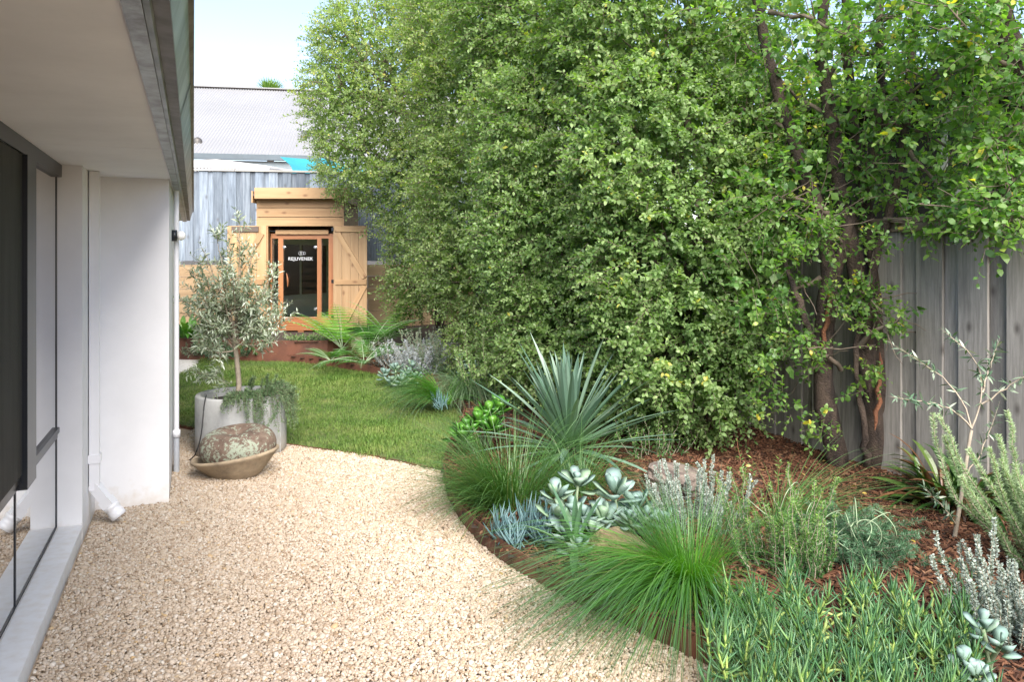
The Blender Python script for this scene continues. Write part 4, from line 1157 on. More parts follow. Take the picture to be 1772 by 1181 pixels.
lims = [((1492, 300, 5.75), (1660, 90, 5.2)), ((1470, 180, 5.8), (1700, 300, 5.3)), ((1445, 230, 5.7), (1280, 60, 6.1)), ((1400, 330, 5.75), (1310, 200, 5.9)), ((1525, 170, 5.6), (1690, 180, 5.1)),
        ((1436, 370, 5.7), (1340, 340, 5.5)), ((1455, 420, 5.6), (1390, 380, 5.3)), ((1565, 250, 5.5), (1650, 350, 5.1)), ((1480, 60, 5.7), (1640, -10, 5.3)), ((1430, 140, 5.8), (1545, 20, 5.4)), ((1368, 230, 5.8), (1230, 150, 6.0)),
        ((1502, 560, 5.5), (1500, 505, 5.3)), ((1484, 600, 5.45), (1560, 545, 5.2)), ((1455, 640, 5.6), (1395, 600, 5.3)), ((1420, 480, 5.6), (1330, 520, 5.6)), ((1530, 380, 5.5), (1700, 395, 4.9)), ((1480, 90, 5.8), (1590, 130, 5.2)), ((1330, 20, 5.9), (1480, 70, 5.4))]
tips = []
for a, b2 in lims:
    p = limb(br, np.array(at(*a)), np.array(at(*b2)), .020, .006, 9, .07, -.03, rs, 6); tips.append(p)
    for k in range(7):
        i = rs.integers(3, 9); d = unit(rs.normal(0, 1, 3) + [0, 0, .2])
        limb(br, p[i], p[i] + d * rs.uniform(.15, .45), .006, .002, 5, .1, .02, rs, 4)
cr = MB()
bE = [blob(*q) for q in ((1350, 40, 6.0, 150), (1460, 70, 5.7, 150), (1580, 60, 5.4, 160), (1420, 230, 5.8, 100), (1540, 220, 5.7, 120), (1640, 200, 5.2, 110), (1600, 320, 5.3, 80), (1370, 350, 5.6, 90), (1690, 350, 4.95, 52), (1315, 480, 5.55, 62), (1345, 640, 5.5, 34), (1660, 90, 5.0, 110), (1480, 340, 5.8, 80))]
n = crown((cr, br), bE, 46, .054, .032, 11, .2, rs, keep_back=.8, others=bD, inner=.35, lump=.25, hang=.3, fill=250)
ends = np.concatenate([p[4:] for p in tips]); ends = np.repeat(ends, 5, 0) + rs.normal(0, .06, (len(ends) * 5, 3))
sprigs(cr, br, ends, rs.normal(0, 1, ends.shape) + [0, 0, .3], .15, 8, .044, .026, .95, .25, 'oval', .002, .6, np.clip(rs.normal(.5, .2, len(ends)), 0, .97))
# leafy shoots low on the trunks
low = pix((1440, 520, 5.35), (1478, 500, 5.3), (1500, 655, 5.35), (1405, 735, 5.25), (1400, 420, 5.35), (1360, 430, 5.3), (1500, 410, 5.3), (1340, 590, 5.4), (1350, 540, 5.4), (1320, 660, 5.4), (1310, 700, 5.5))
low = np.repeat(low, 16, 0) + rs.normal(0, .065, (len(low) * 16, 3))
sprigs(cr, br, low, rs.normal(0, 1, low.shape) + [-.1, -.3, .2], .13, 8, .042, .026, .95, .2, 'oval', .002, .6, np.clip(rs.normal(.55, .18, len(low)), 0, .95))
cr.build('crown', LM['open'], mt); br.build('branch', M['twig'], mt, True)
print('open tree leaves', n)

# ---- tree whose trunk leaves the frame at the upper right
rs = np.random.default_rng(41)
rt = thing('garden_tree', Vector((3.35, 4.35, gnd((3.35, 4.35)))), 'tree at the right edge whose leaves hang over the fence', 'tree', 'trees along the side fence')
mb = MB(); p = polyline(np.vstack([[3.35, 4.35, .1], pix((1905, 600, 4.4), (1850, 350, 4.5), (1770, 120, 4.75), (1735, 40, 4.85), (1690, -120, 5.0))]), 16, .006); tubes(mb, p, np.linspace(.10, .055, 16), 12); mb.build('trunk', M['bark'], rt, True)
br = MB(); cr = MB()
tips = []
for a, b2, r0 in (((1745, 60, 4.8), (1560, -30, 4.8), .026), ((1770, 120, 4.75), (1640, 10, 4.5), .02), ((1790, 180, 4.7), (1690, 290, 4.5), .014), ((1830, 300, 4.5), (1660, 370, 4.5), .012), ((1850, 350, 4.5), (1700, 385, 4.4), .010), ((1735, 40, 4.85), (1820, -150, 4.8), .02), ((1800, 200, 4.6), (1730, 350, 4.35), .01)):
    p = limb(br, np.array(at(*a)), np.array(at(*b2)), r0, .004, 9, .06, .03, rs, 6); tips.append(p)
    for k in range(7):
        i = rs.integers(2, 9); d = unit(rs.normal(0, 1, 3) + [-.1, 0, 0.1]); limb(br, p[i], p[i] + d * rs.uniform(.12, .35), .005, .0018, 5, .1, .03, rs, 4)
ends = np.concatenate([p[3:] for p in tips]); ends = np.repeat(ends, 9, 0) + rs.normal(0, .075, (len(ends) * 9, 3))
sprigs(cr, br, ends, rs.normal(0, 1, ends.shape) + [-.1, -.1, .1], .17, 8, .050, .032, .95, .3, 'oval', .002, .6, np.clip(rs.normal(.45, .2, len(ends)), 0, .97))
bF = [blob(*q) for q in ((1740, 40, 4.7, 110), (1760, 190, 4.6, 70), (1860, 60, 4.6, 200))]
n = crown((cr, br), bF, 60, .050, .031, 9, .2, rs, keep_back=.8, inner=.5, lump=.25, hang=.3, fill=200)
cr.build('crown', LM['open'], rt); br.build('branch', M['twig'], rt, True)

# ---- sunlit trees beyond the side fence
for k, (lab, bl, bs) in enumerate((('pale sunlit tree beyond the fence behind the bare trunks', ((1420, 150, 8.6, 130), (1520, 240, 8.3, 110), (1400, 300, 8.8, 110), (1330, 130, 9.2, 120)), (5.9, 8.6)),
                                   ('yellow green tree beyond the fence behind the hedge', ((1180, 120, 10.8, 130), (1080, 200, 11.5, 120), (1230, 280, 10.2, 110), (980, 120, 12.5, 120)), (6.0, 11.0)))):
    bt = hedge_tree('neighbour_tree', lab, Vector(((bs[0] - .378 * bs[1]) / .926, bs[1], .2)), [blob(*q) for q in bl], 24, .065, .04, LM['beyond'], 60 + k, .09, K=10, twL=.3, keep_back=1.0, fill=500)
    bt['group'] = 'trees beyond the side fence'

# ---- palm top far behind the roof
rs = np.random.default_rng(44)
pc = at(467, 166, 42.0)
pt = thing('palm_tree', Vector((pc.x, pc.y, 0)), 'green fan palm top showing above the white roof ridge', 'palm')
mb = MB(); tubes(mb, wiggle((pc.x, pc.y, 0), tuple(pc), 8, .01), np.linspace(.22, .16, 8), 10); mb.build('trunk', M['bark'], pt, True)
mb = MB(); n = 15
az = rs.uniform(0, 6.28, n); el = rs.uniform(.1, 1.4, n)
for a, e in zip(az, el):
    hub = np.array(pc) + azel(np.array([a]), np.array([e]))[0] * .28
    m = 9; fan = np.linspace(-.9, .9, m)
    d0 = azel(np.array([a]), np.array([e]))[0]; s0 = np.array([-math.sin(a), math.cos(a), 0])
    dd = d0[None] * np.cos(fan)[:, None] + s0[None] * np.sin(fan)[:, None]
    leaves(mb, np.repeat(hub[None], m, 0), dd, np.repeat(np.cross(s0, d0)[None], m, 0), .85, .05, None, .12, 'narrow')
LM['palm'] = leafmat('palm_leaf', [(.05, .12, .02), (.10, .20, .03), (.2, .27, .06)], transl=.25)
mb.build('crown', LM['palm'], pt)

# ================================================================ POTS AND STONES
pot_c = Vector((-2.24, 6.46, float(slope(6.46)) - .02))
pot = thing('planter_pot', pot_c, 'large round concrete planter holding the olive tree', 'planter')
RZ = .50; PR = .359
mb = MB(); mb.lathe([(0, pot_c.z), (PR - .004, pot_c.z), (PR, .06), (PR, RZ - .012), (PR - .008, RZ), (PR - .04, RZ), (PR - .048, RZ - .01), (PR - .05, .30), (0, .30)], (pot_c.x, pot_c.y, 0), 72)
m_, nt, b = newmat('cast_concrete')
nz = noise(nt, 4, 7, .65); nz2 = noise(nt, 26, 5, .7); st = noise(nt, 7, 4, .6, sc=(1, 1, .12))
tc = nt.nodes.new('ShaderNodeTexCoord'); sep = nt.nodes.new('ShaderNodeSeparateXYZ'); nt.links.new(tc.outputs['Object'], sep.inputs[0])
col = ramp(nt, nz, [(.25, .255, .25), (.35, .355, .35), (.42, .425, .42)], [.3, .5, .7])
col = mixc(nt, col, (.22, .22, .21), mth(nt, 'MULTIPLY', ramp(nt, nz2, [(1, 1, 1), (0, 0, 0)], [.30, .42]), .6))
col = mixc(nt, col, (.25, .24, .22), mth(nt, 'MULTIPLY', ramp(nt, st, [(0, 0, 0), (1, 1, 1)], [.55, .72]), .5))
sb = nt.nodes.new('ShaderNodeMapRange'); sb.inputs[1].default_value = .20; sb.inputs[2].default_value = .02
nt.links.new(sep.outputs[2], sb.inputs[0])
col = mixc(nt, col, (.28, .21, .135), mth(nt, 'MULTIPLY', sb.outputs[0], .6))
nt.links.new(col, b.inputs['Base Color']); b.inputs['Roughness'].default_value = .85; bump(nt, nz2, b, .3, .004)
po = mb.build('shell', m_, pot, True)
mb = MB(); a = np.linspace(0, 6.2832, 40); rr_ = (PR - .052) * (1 + 0 * a)
mb.add(np.vstack([[pot_c.x, pot_c.y, .445], np.c_[pot_c.x + rr_ * np.cos(a), pot_c.y + rr_ * np.sin(a), np.full(40, .435)]]), f3=[(0, i + 1, i + 2) for i in range(39)])
mb.build('soil', M['soil'], pot)
for px_ in (459, 470):      # casting seams
    x_ = (px_ - 886) / F * 6.14; dx = x_ - pot_c.x; y_ = pot_c.y - math.sqrt(max(0, PR * PR - dx * dx)) - .0015
    mb = MB(); mb.box((x_, y_, .25), .006, .006, .46); mb.build('casting_seam', M['concrete'], pot)

bc = Vector((-2.018, 5.76, 0.0))
tl = Matrix.Rotation(R(-8.5), 4, 'Y')
bw = thing('stone_bowl', bc, 'tilted oval stone bowl on the gravel before the concrete planter', 'bowl')
mb = MB(); mb.lathe([(0, .0), (.14, .0), (.165, .015), (.235, .085), (.30, .155), (.318, .168), (.318, .182), (.305, .188), (.285, .178), (.22, .10), (.15, .05), (0, .045)], (bc.x, bc.y, -.012), 64, 1, .82, tl)
M['bowl'] = plain('aged_stone_bowl', (.37, .29, .195), .85, .2, 7, bmp=.5, c2=(.20, .155, .105), bdist=.006)
mb.build('body', M['bowl'], bw, True)
sn = thing('ring_stone', Vector((bc.x, bc.y, .07)), 'round lichen spotted stone with a hollow top sitting in the bowl', 'stone')
a = np.linspace(0, 2 * np.pi, 40)
prof = []
for q_ in np.linspace(-.5 * np.pi, 1.32 * np.pi, 30):
    rad = .150 + .126 * math.cos(q_); zz = .155 * math.sin(q_)
    prof.append((rad if rad > 0 else 0, zz * .78))
prof = [(0.0, prof[0][1])] + prof + [(.03, -.02), (0, -.03)]
mb = MB(); mb.lathe(prof, (bc.x - .005, bc.y, .228), 64, 1, .9, Matrix.Rotation(R(-4), 4, 'Y') @ Matrix.Rotation(R(6), 4, 'X'))
m_, nt, b = newmat('lichen_stone')
n1 = noise(nt, 5, 6, .7); n2 = noise(nt, 42, 5, .75); n3 = noise(nt, 14, 5, .7)
col = ramp(nt, n3, [(.075, .048, .036), (.135, .092, .068), (.19, .14, .105)], [.3, .5, .7])
spot = mth(nt, 'MULTIPLY', ramp(nt, mth(nt, 'ADD', n1, mth(nt, 'MULTIPLY', mth(nt, 'SUBTRACT', n2, .5), 1.1)), [(0, 0, 0), (1, 1, 1)], [.50, .58]), .9)
col = mixc(nt, col, (.30, .345, .265), spot)
nt.links.new(col, b.inputs['Base Color']); b.inputs['Roughness'].default_value = .9; bump(nt, n2, b, .5, .006)
mb.build('body', m_, sn, True)
mb = MB(); cp = np.array([at(357, 684, 6.13), at(353, 700, 6.07), at(350, 740, 6.0), at(346, 765, 5.98), at(338, 788, 5.93), gp(328, 797, .012)])
tubes(mb, polyline(cp, 24), .005, 8)
tag(mb.build('power_cable', M['cable'], smooth=True), 'thin black cable running from the concrete planter to the gravel', 'cable')

def rock(name, c, r, sq, mat, label, seed):
    q_ = np.random.default_rng(seed); import bmesh
    bm = bmesh.new(); bmesh.ops.create_icosphere(bm, subdivisions=4, radius=1)
    dirs = unit(q_.normal(0, 1, (14, 3))); cut = .55 + .32 * q_.random(14)
    for v in bm.verts:
        c_ = np.array(v.co)
        for dd, k in zip(dirs, cut):
            e = c_ @ dd
            if e > k: c_ = c_ - dd * (e - k) * .92
        f_ = 1 + .035 * math.sin(c_[0] * 9 + seed) * math.sin(c_[1] * 8) + .03 * math.sin(c_[2] * 17 + c_[0] * 5) + .012 * q_.normal()
        v.co = c_ * np.array(sq) * r * f_
    me = bpy.data.meshes.new(name); bm.to_mesh(me); bm.free()
    o = link(name, me, None, mat, c, (0, 0, q_.uniform(0, 6)))
    return tag(o, label, 'rock')
g = G(1170, 855); rock('garden_rock', g + Vector((0, .05, .06)), .27, (1, .7, .62), M['rock'], 'brown grey rock behind the silver spiky shrub', 3)
g = G(1062, 965); rock('garden_rock', g + Vector((0, .05, .03)), .19, (1, .75, .62), M['sandstone'], 'tan sandstone rock beside the large grass tussock', 8)

# ================================================================ PLANTS
def plant(name, base, label, cat='plant', group=None):
    return thing(name, Vector(base), label, cat, group)

# ---- olive tree in the planter
LM['olive'] = leafmat('olive_leaf', [(.15, .19, .12), (.23, .28, .19), (.32, .37, .28), (.42, .47, .39), (.52, .56, .49)], [0, .3, .6, .88, 1], transl=.15, rough=.42)
rs = np.random.default_rng(70)
ot = plant('olive_tree', (-2.25, 6.46, .44), 'young olive tree with silvery leaves growing in the concrete planter', 'tree')
D = 6.46
tk = MB(); p = polyline([(-2.262, D, .42), *[tuple(at(*q_)) for q_ in ((414, 655, D), (409, 620, D), (408, 590, D), (404, 555, D))]], 10, .004); tubes(tk, p, np.linspace(.024, .017, 10), 9)
lf, tw = MB(), MB()
shoots = [(375, 408), (414, 388), (395, 425), (345, 455), (330, 500), (438, 440), (477, 462), (470, 500), (485, 545), (325, 545), (350, 430), (455, 560), (340, 580), (430, 480), (400, 470), (365, 490), (450, 515), (385, 445), (362, 560), (465, 590), (420, 430), (330, 470), (355, 520), (440, 545), (475, 530), (385, 540), (410, 520), (340, 520), (318, 520), (492, 560), (350, 605), (470, 570)]
for px_, py_ in shoots:
    e = np.array(at(px_, py_, D + rs.uniform(-.33, .33))); s0 = np.array(at(406 + rs.uniform(-3, 3), rs.uniform(555, 612), D))
    mid = s0 * .45 + e * .55 + np.array([0, 0, -.04]) + rs.normal(0, .02, 3)
    p = polyline([s0, mid, e], 9, .004); tubes(tw, p, np.linspace(.009, .002, 9), 5)
    for k in range(18):
        i = rs.uniform(1.8, 8); j0 = int(min(7, i)); bs = p[j0] * (1 - (i - j0)) + p[j0 + 1] * (i - j0)
        d = unit((p[j0 + 1] - p[j0]) * 9 + rs.normal(0, .55, 3) + [0, 0, .25])
        sprigs(lf, tw, bs[None] + rs.normal(0, .005, (1, 3)), d[None], np.array([rs.uniform(.09, .17)]), 12, .056, .0135, .8, .05, 'narrow', .0018, .6, None, .1)
lo = np.array([at(*q_) for q_ in ((372, 648, 6.35), (385, 655, 6.3), (398, 668, 6.3), (362, 640, 6.4), (350, 645, 6.35), (380, 632, 6.4))]); lo = np.repeat(lo, 4, 0) + rs.normal(0, .03, (24, 3))
sprigs(lf, tw, lo, rs.normal(0, .6, lo.shape) + [-.6, -.2, .1], .15, 14, .05, .011, .8, .05, 'narrow', .0018)
tk.build('trunk', M['twig_pale'], ot, True); lf.build('crown', LM['olive'], ot); tw.build('branch', M['twig_pale'], ot, True)

# ---- trailing rosemary over the planter rim
LM['rosemary'] = leafmat('rosemary_leaf', [(.040, .085, .035), (.075, .135, .06), (.12, .19, .09), (.20, .28, .13)], transl=.12, rough=.5)
def needle_shoots(lf, tw, paths, per, L, W, rad=.002, spreadk=1.0, tips=None):
    """needle leaves along stem paths"""
    for p in paths:
        tubes(tw, p, np.linspace(rad, rad * .4, len(p)), 4)
        n = int(per); s = rng.random(n) ** .85 * (len(p) - 1.01); i = s.astype(int); f = (s - i)[:, None]
        pos = p[i] * (1 - f) + p[i + 1] * f; ax = unit(p[i + 1] - p[i])
        d = unit(ax * .55 + perp(ax, rng.uniform(0, 6.3, n)) * spreadk + rng.normal(0, .15, (n, 3)))
        q_ = s / (len(p) - 1)
        leaves(lf, pos, d, np.cross(d, rng.normal(0, 1, (n, 3))), L * rng.uniform(.7, 1.2, n) * (1 - .35 * q_), W, np.clip(.15 + .6 * q_ + rng.normal(0, .15, n), 0, 1), .1, 'needle')
rs = np.random.default_rng(71)
ro = plant('trailing_rosemary', (pot_c.x + .2, pot_c.y, .47), 'rosemary trailing over the right rim of the concrete planter', 'herb')
lf, tw = MB(), MB(); paths = []
for k in range(90):
    a0 = rs.uniform(-1.6, .9); st_ = np.array([pot_c.x + .10 + rs.normal(0, .09), pot_c.y + rs.normal(-.02, .12), .44]); e1 = np.array([pot_c.x + math.cos(a0) * (PR + .02), pot_c.y + math.sin(a0) * (PR + .02), .53 + rs.uniform(0, .06)])
    if e1[0] < pot_c.x - .08: continue
    fall = rs.uniform(.0, .30) if a0 > -1.2 else rs.uniform(-.02, .1); e2 = np.array([pot_c.x + math.cos(a0) * (PR + rs.uniform(.05, .12)), pot_c.y + math.sin(a0) * (PR + .08), .50 - fall])
    paths.append(polyline([st_, e1, e2], 10, .006))
for k in range(16):
    st_ = np.array([pot_c.x + .14 + rs.normal(0, .1), pot_c.y + rs.normal(0, .1), .45]); paths.append(polyline([st_, st_ + [rs.normal(.03, .04), rs.normal(0, .03), rs.uniform(.08, .2)]], 6, .003))
pp = [np.array(at(*q_)) for q_ in ((484, 684, 6.12), (480, 705, 6.10), (474, 722, 6.09), (462, 738, 6.08))]; paths.append(polyline(pp, 10))
needle_shoots(lf, tw, paths, 170, .032, .0050)
lf.build('foliage', LM['rosemary'], ro); tw.build('stem', M['twig'], ro, True)

# ---- grass tussocks
def grass(name, label, base, n, L, W, mat, el=(.6, 1.45), droop=(.9, 2.0), r0=.06, dirs=None, seed=0, cat='grass plant', S=7):
    rs = np.random.default_rng(seed); pl = plant(name, base, label, cat)
    a = rs.uniform(0, 6.283, n) if dirs is None else dirs(rs, n)
    rr0 = r0 * np.sqrt(rs.random(n))
    b0 = np.array(base)[None] + np.stack([np.cos(a) * rr0, np.sin(a) * rr0, np.full(n, -.01)], 1) + rs.normal(0, .01, (n, 3))
    mb = MB()
    ribbons(mb, b0, a + rs.normal(0, .25, n), rs.uniform(*el, n), rs.uniform(*L, n), rs.uniform(*W, n), rs.uniform(*droop, n), S, 0, 'grass', rs.random(n), 1.25, .7)
    mb.build('blades', mat, pl)
    return pl
LM['lomandra'] = leafmat('tussock_blade', [(.040, .155, .008), (.062, .21, .012), (.10, .26, .022), (.19, .32, .045), (.32, .25, .10)], [0, .4, .85, .96, 1], tip=(.050, .105, .062), tipf=1.0, transl=.30, rough=.4, base=(.13, .36, .015))
LM['lomandra2'] = leafmat('dark_tussock_blade', [(.022, .085, .009), (.042, .125, .015), (.08, .175, .028), (.28, .30, .11)], [0, .4, .94, 1], tip=(.075, .145, .065), tipf=.7, transl=.25, rough=.38)
LM['dry_blade'] = leafmat('greyish_blade', [(.055, .11, .05), (.10, .17, .09), (.19, .26, .15)], transl=.2, rough=.45)
def mostly(lo, hi, share=.75):
    def f(rs, n):
        a = rs.uniform(0, 6.283, n); m = rs.random(n) < share; a[m] = rs.uniform(lo, hi, m.sum()); return a
    return f
g = G(1195, 1010)
tg = grass('grass_tussock', 'large bright green grass tussock arching over the steel edging', g, 700, (.26, .60), (.0024, .0042), LM['lomandra'], (.95, 1.5), (.2, 1.2), .11, mostly(2.0, 4.0, .40), 81, S=8)
rs = np.random.default_rng(811); n = 1150; mb = MB(); a = np.concatenate([rs.normal(3.6, .33, n * 2 // 3), rs.uniform(3.9, 5.2, n - n * 2 // 3)]); lean_ = rs.uniform(0, 1, n)
b0 = np.array(g)[None] + np.stack([np.cos(a) * .06 * rs.random(n), np.sin(a) * .06 * rs.random(n), np.full(n, -.01)], 1)
ribbons(mb, b0, a + rs.normal(0, .1, n), .18 + .75 * lean_, rs.uniform(.5, 1.30, n), rs.uniform(.0024, .0042, n), .45 + .8 * lean_ + rs.uniform(.0, .7, n), 9, 0, 'grass', rs.random(n), 1.1, .7)
mb.build('long_blades', LM['lomandra'], tg)
g = G(888, 868)
grass('grass_tussock', 'dark green grass tussock below the blue yucca', g, 1500, (.28, .88), (.0026, .0048), LM['lomandra2'], (.45, 1.5), (.4, 1.9), .19, mostly(2.4, 4.6, .5), 82, S=7)
g = G(1000, 850)
grass('grass_tussock', 'loose grass tussock between the yucca and the paddle leaved succulent', g, 420, (.3, .62), (.0026, .0044), LM['lomandra2'], (.6, 1.4), (.7, 1.8), .13, None, 83)
g = G(772, 700)
grass('grass_tussock', 'green grass tussock drooping left over the lawn edge', g + Vector((0, 0, .02)), 700, (.4, .85), (.003, .005), LM['lomandra'], (.45, 1.2), (1.0, 1.9), .06, mostly(2.5, 4.0, .85), 84)
g = G(812, 690)
grass('grass_tussock', 'grey green wispy mound of fine grass beside the lawn', g + Vector((0, 0, .02)), 1100, (.35, .62), (.0026, .0042), LM['dry_blade'], (.8, 1.5), (1.4, 2.9), .14, None, 85, S=9)
g = G(1335, 915)
grass('rush_clump', 'thin green rushes sprawling across the bark mulch', g, 240, (.5, .95), (.0028, .004), LM['lomandra2'], (.35, 1.0), (.5, 1.5), .10, mostly(-.5, 1.0, .75), 86, S=9)
g = G(790, 655)
grass('grass_tussock', 'short olive green grass clump behind the wispy mound', g, 260, (.2, .42), (.003, .005), LM['lomandra2'], (.7, 1.5), (.4, 1.2), .10, None, 87)

# ---- yucca
def yucca(name, label, base, n, L, W, mat, seed, trunk=.12, lean=0.0, fold=.45, el=(-.55, 1.53), cat='yucca', droopk=.5):
    rs = np.random.default_rng(seed); pl = plant(name, base, label, cat)
    a = np.arange(n) * 2.39996 + rs.normal(0, .15, n); u = (np.arange(n) + .5) / n
    e = el[0] + (el[1] - el[0]) * u ** .75 + rs.normal(0, .07, n)
    e = np.minimum(e, 1.54)
    b0 = np.array(base)[None] + np.stack([np.cos(a) * .03 * (1 - u), np.sin(a) * .03 * (1 - u), trunk * (.5 + .55 * u)], 1)
    ln = rs.uniform(*L, n) * np.interp(u, [0, .25, .8, 1], [.8, 1, 1, .75])
    dr = droopk * rs.uniform(.1, 1.0, n) * np.interp(u, [0, .4, 1], [1.6, .7, .05])
    mb = MB(); ribbons(mb, b0, a, e, ln, rs.uniform(*W, n), dr, 7, fold, 'sword', rs.random(n), 1.6)
    mb.build('leaves', mat, pl)
    mb = MB(); tubes(mb, np.array([np.array(base) + [0, 0, z] for z in (-.05, trunk * .6, trunk)]), [.05, .06, .04], 10); mb.build('trunk', M['bark'], pl, True)
    return pl
LM['yucca'] = leafmat('yucca_leaf', [(.060, .115, .085), (.095, .165, .125), (.14, .22, .17), (.22, .30, .24)], [0, .4, .85, 1], transl=.10, rough=.38, base=(.12, .24, .09))
g = G(985, 800)
yucca('yucca', 'large blue green yucca with a fan of stiff sword leaves', (g.x, g.y, g.z), 112, (.62, .92), (.042, .060), LM['yucca'], 90, .17)
LM['yucca2'] = leafmat('young_yucca_leaf', [(.055, .12, .07), (.09, .17, .10), (.13, .22, .11)], transl=.15, rough=.35, base=(.09, .22, .035))
g = G(995, 960)
yucca('young_yucca', 'young yucca with a few striped upright leaves by the steel edging', (g.x, g.y, g.z), 12, (.22, .36), (.034, .048), LM['yucca2'], 91, .05, el=(-.4, 1.5))

# ---- paddle leaved succulents
def paddle_plant(name, label, base, rosettes, L, W, mat, seed, npr=9, el=(-.1, 1.25), T=.012, cat='succulent'):
    rs = np.random.default_rng(seed); pl = plant(name, base, label, cat); lf, st = MB(), MB()
    for c in rosettes:
        c = np.array(c); n = npr + rs.integers(-2, 3)
        a = np.arange(n) * 2.4 + rs.uniform(0, 6); u = (np.arange(n) + .5) / n; e = el[0] + (el[1] - el[0]) * u + rs.normal(0, .12, n)
        d = azel(a, e); s0 = np.stack([-np.sin(a), np.cos(a), 0 * a], 1); nn = np.cross(d, s0)
        nn[nn[:, 2] < 0] *= -1
        b0 = c[None] + np.stack([0 * a, 0 * a, .05 * (u - .8)], 1) + d * .006
        paddles(lf, b0, d, nn, rs.uniform(*L, n) * np.interp(u, [0, .7, 1], [1, .95, .55]), rs.uniform(*W, n) * np.interp(u, [0, .7, 1], [1, .95, .6]), T, rs.random(n), .12)
        root = np.array([base[0] + (c[0] - base[0]) * .4, base[1] + (c[1] - base[1]) * .4, base[2] - .02])
        tubes(st, polyline([root, (root + c) / 2 + rs.normal(0, .015, 3), c], 7), np.linspace(.011, .008, 7), 7)
    lf.build('leaves', mat, pl, True); st.build('stem', M['stem_green'], pl, True)
    return pl
M['stem_green'] = plain('green_stem', (.25, .33, .20), .6, .15, 10, bmp=0)
LM['paddle'] = leafmat('powdery_blue_paddle', [(.125, .20, .175), (.165, .25, .225), (.22, .305, .28), (.19, .28, .18)], transl=.05, rough=.6, spec=.3, base=(.17, .29, .15))
D0 = 4.35
def spot(px, py, d): return tuple(at(px, py, d))
paddle_plant('paddle_succulent', 'powdery blue paddle leaved succulent with the tallest rosette', tuple(G(1065, 930)), [spot(1063, 858, 4.3), spot(1100, 885, 4.35), spot(1045, 905, 4.2), spot(1090, 915, 4.2)], (.125, .175), (.08, .11), LM['paddle'], 100, 11, (-.2, 1.2))
paddle_plant('paddle_succulent', 'powdery blue succulent spreading low behind the young yucca', tuple(G(985, 930)), [spot(962, 862, 4.3), spot(1000, 838, 4.4), spot(985, 888, 4.2), spot(1010, 900, 4.15), spot(960, 900, 4.15), spot(1025, 930, 4.05), spot(980, 930, 4.05), spot(1000, 955, 3.95)], (.10, .145), (.065, .09), LM['paddle'], 101, 9, (-.2, 1.1))
paddle_plant('paddle_succulent', 'low pale paddle succulent under the silver spiky shrub', tuple(G(1120, 925)), [spot(1120, 900, 4.05), spot(1150, 905, 4.0), spot(1090, 900, 4.1)], (.065, .10), (.045, .062), LM['paddle'], 102, 9)
g = G(1690, 1130)
paddle_plant('paddle_succulent', 'pale round leaved succulent in the bottom right corner', tuple(gp(1700, 1150, BED)), [spot(1700, 1088, 2.74), spot(1668, 1150, 2.66), spot(1730, 1120, 2.70), spot(1690, 1172, 2.62)], (.055, .085), (.045, .06), LM['paddle'], 103, 6, (.0, 1.2))
paddle_plant('paddle_succulent', 'grey green paddle succulent leaning over the far lawn edge', tuple(G(690, 662)), [spot(665, 650, 8.9), spot(685, 640, 9.0), spot(705, 648, 8.9), spot(695, 660, 8.8), spot(720, 655, 8.9), spot(676, 662, 8.8), spot(712, 636, 9.1)], (.09, .13), (.06, .08), LM['paddle'], 104, 9)
paddle_plant('paddle_succulent', 'sprawling grey succulent on bare stems before the hedge', tuple(G(830, 655)), [spot(795, 622, 8.3), spot(820, 638, 8.2), spot(840, 632, 8.2), spot(805, 640, 8.2), spot(850, 645, 8.1)], (.08, .12), (.05, .07), LM['paddle'], 105, 7)
LM['aeonium'] = leafmat('bright_green_succulent', [(.035, .13, .014), (.058, .185, .02), (.10, .25, .03)], transl=.12, rough=.3, base=(.03, .095, .014))
paddle_plant('rosette_succulent', 'glossy bright green rosette succulent beside the lawn', tuple(G(835, 770)), [spot(845, 722, 6.2), spot(862, 712, 6.3), spot(812, 748, 6.0), spot(830, 735, 6.1), spot(800, 760, 5.95), spot(852, 745, 6.0)], (.13, .18), (.075, .10), LM['aeonium'], 106, 13, (-.1, 1.3), T=.007)

# ---- blue chalk sticks
def fingers(mb, base, d, L, W, rs, curve=.25, sides=5, rr=None):
    n = len(base); s = np.linspace(0, 1, 5)[None, :, None]
    up = np.array([0, 0, 1.]); p = base[:, None] + d[:, None] * (L[:, None, None] * s) + up * (curve * L[:, None, None] * s * s)
    tubes(mb, p, np.outer(np.broadcast_to(W, (n,)), [.6, 1, .95, .7, .08]), sides, rr)
rs = np.random.default_rng(110)
LM['chalk'] = leafmat('blue_chalk_finger', [(.055, .12, .128), (.09, .168, .18), (.145, .235, .25)], transl=0, rough=.55, spec=.3)
def chalk(label, spots_, n, L, seed, mat):
    rs = np.random.default_rng(seed); base = G(*spots_[0]); pl = plant('chalk_stick_plant', base, label, 'succulent'); mb = MB()
    for px_, py_ in spots_:
        c = np.array(G(px_, py_)); a = rs.uniform(0, 6.3, n); e = rs.uniform(.4, 1.45, n)
        b0 = c + np.stack([rs.normal(0, .022, n), rs.normal(0, .022, n), rs.uniform(0, .07, n)], 1)
        fingers(mb, b0, azel(a, e), rs.uniform(*L, n), .0055, rs)
    mb.build('leaves', mat, pl, True); return pl
chalk('blue grey finger leaved succulent nearest the rusted steel edging', [(868, 925), (880, 940), (862, 935), (890, 948)], 22, (.07, .13), 111, LM['chalk'])
chalk('blue finger leaved succulent left of the young yucca', [(915, 918), (935, 930), (925, 942), (905, 930), (945, 945)], 24, (.09, .16), 112, LM['chalk'])
chalk('small blue finger leaved clump at the lawn edge under the grass', [(765, 712), (755, 705)], 14, (.08, .13), 113, LM['chalk'])

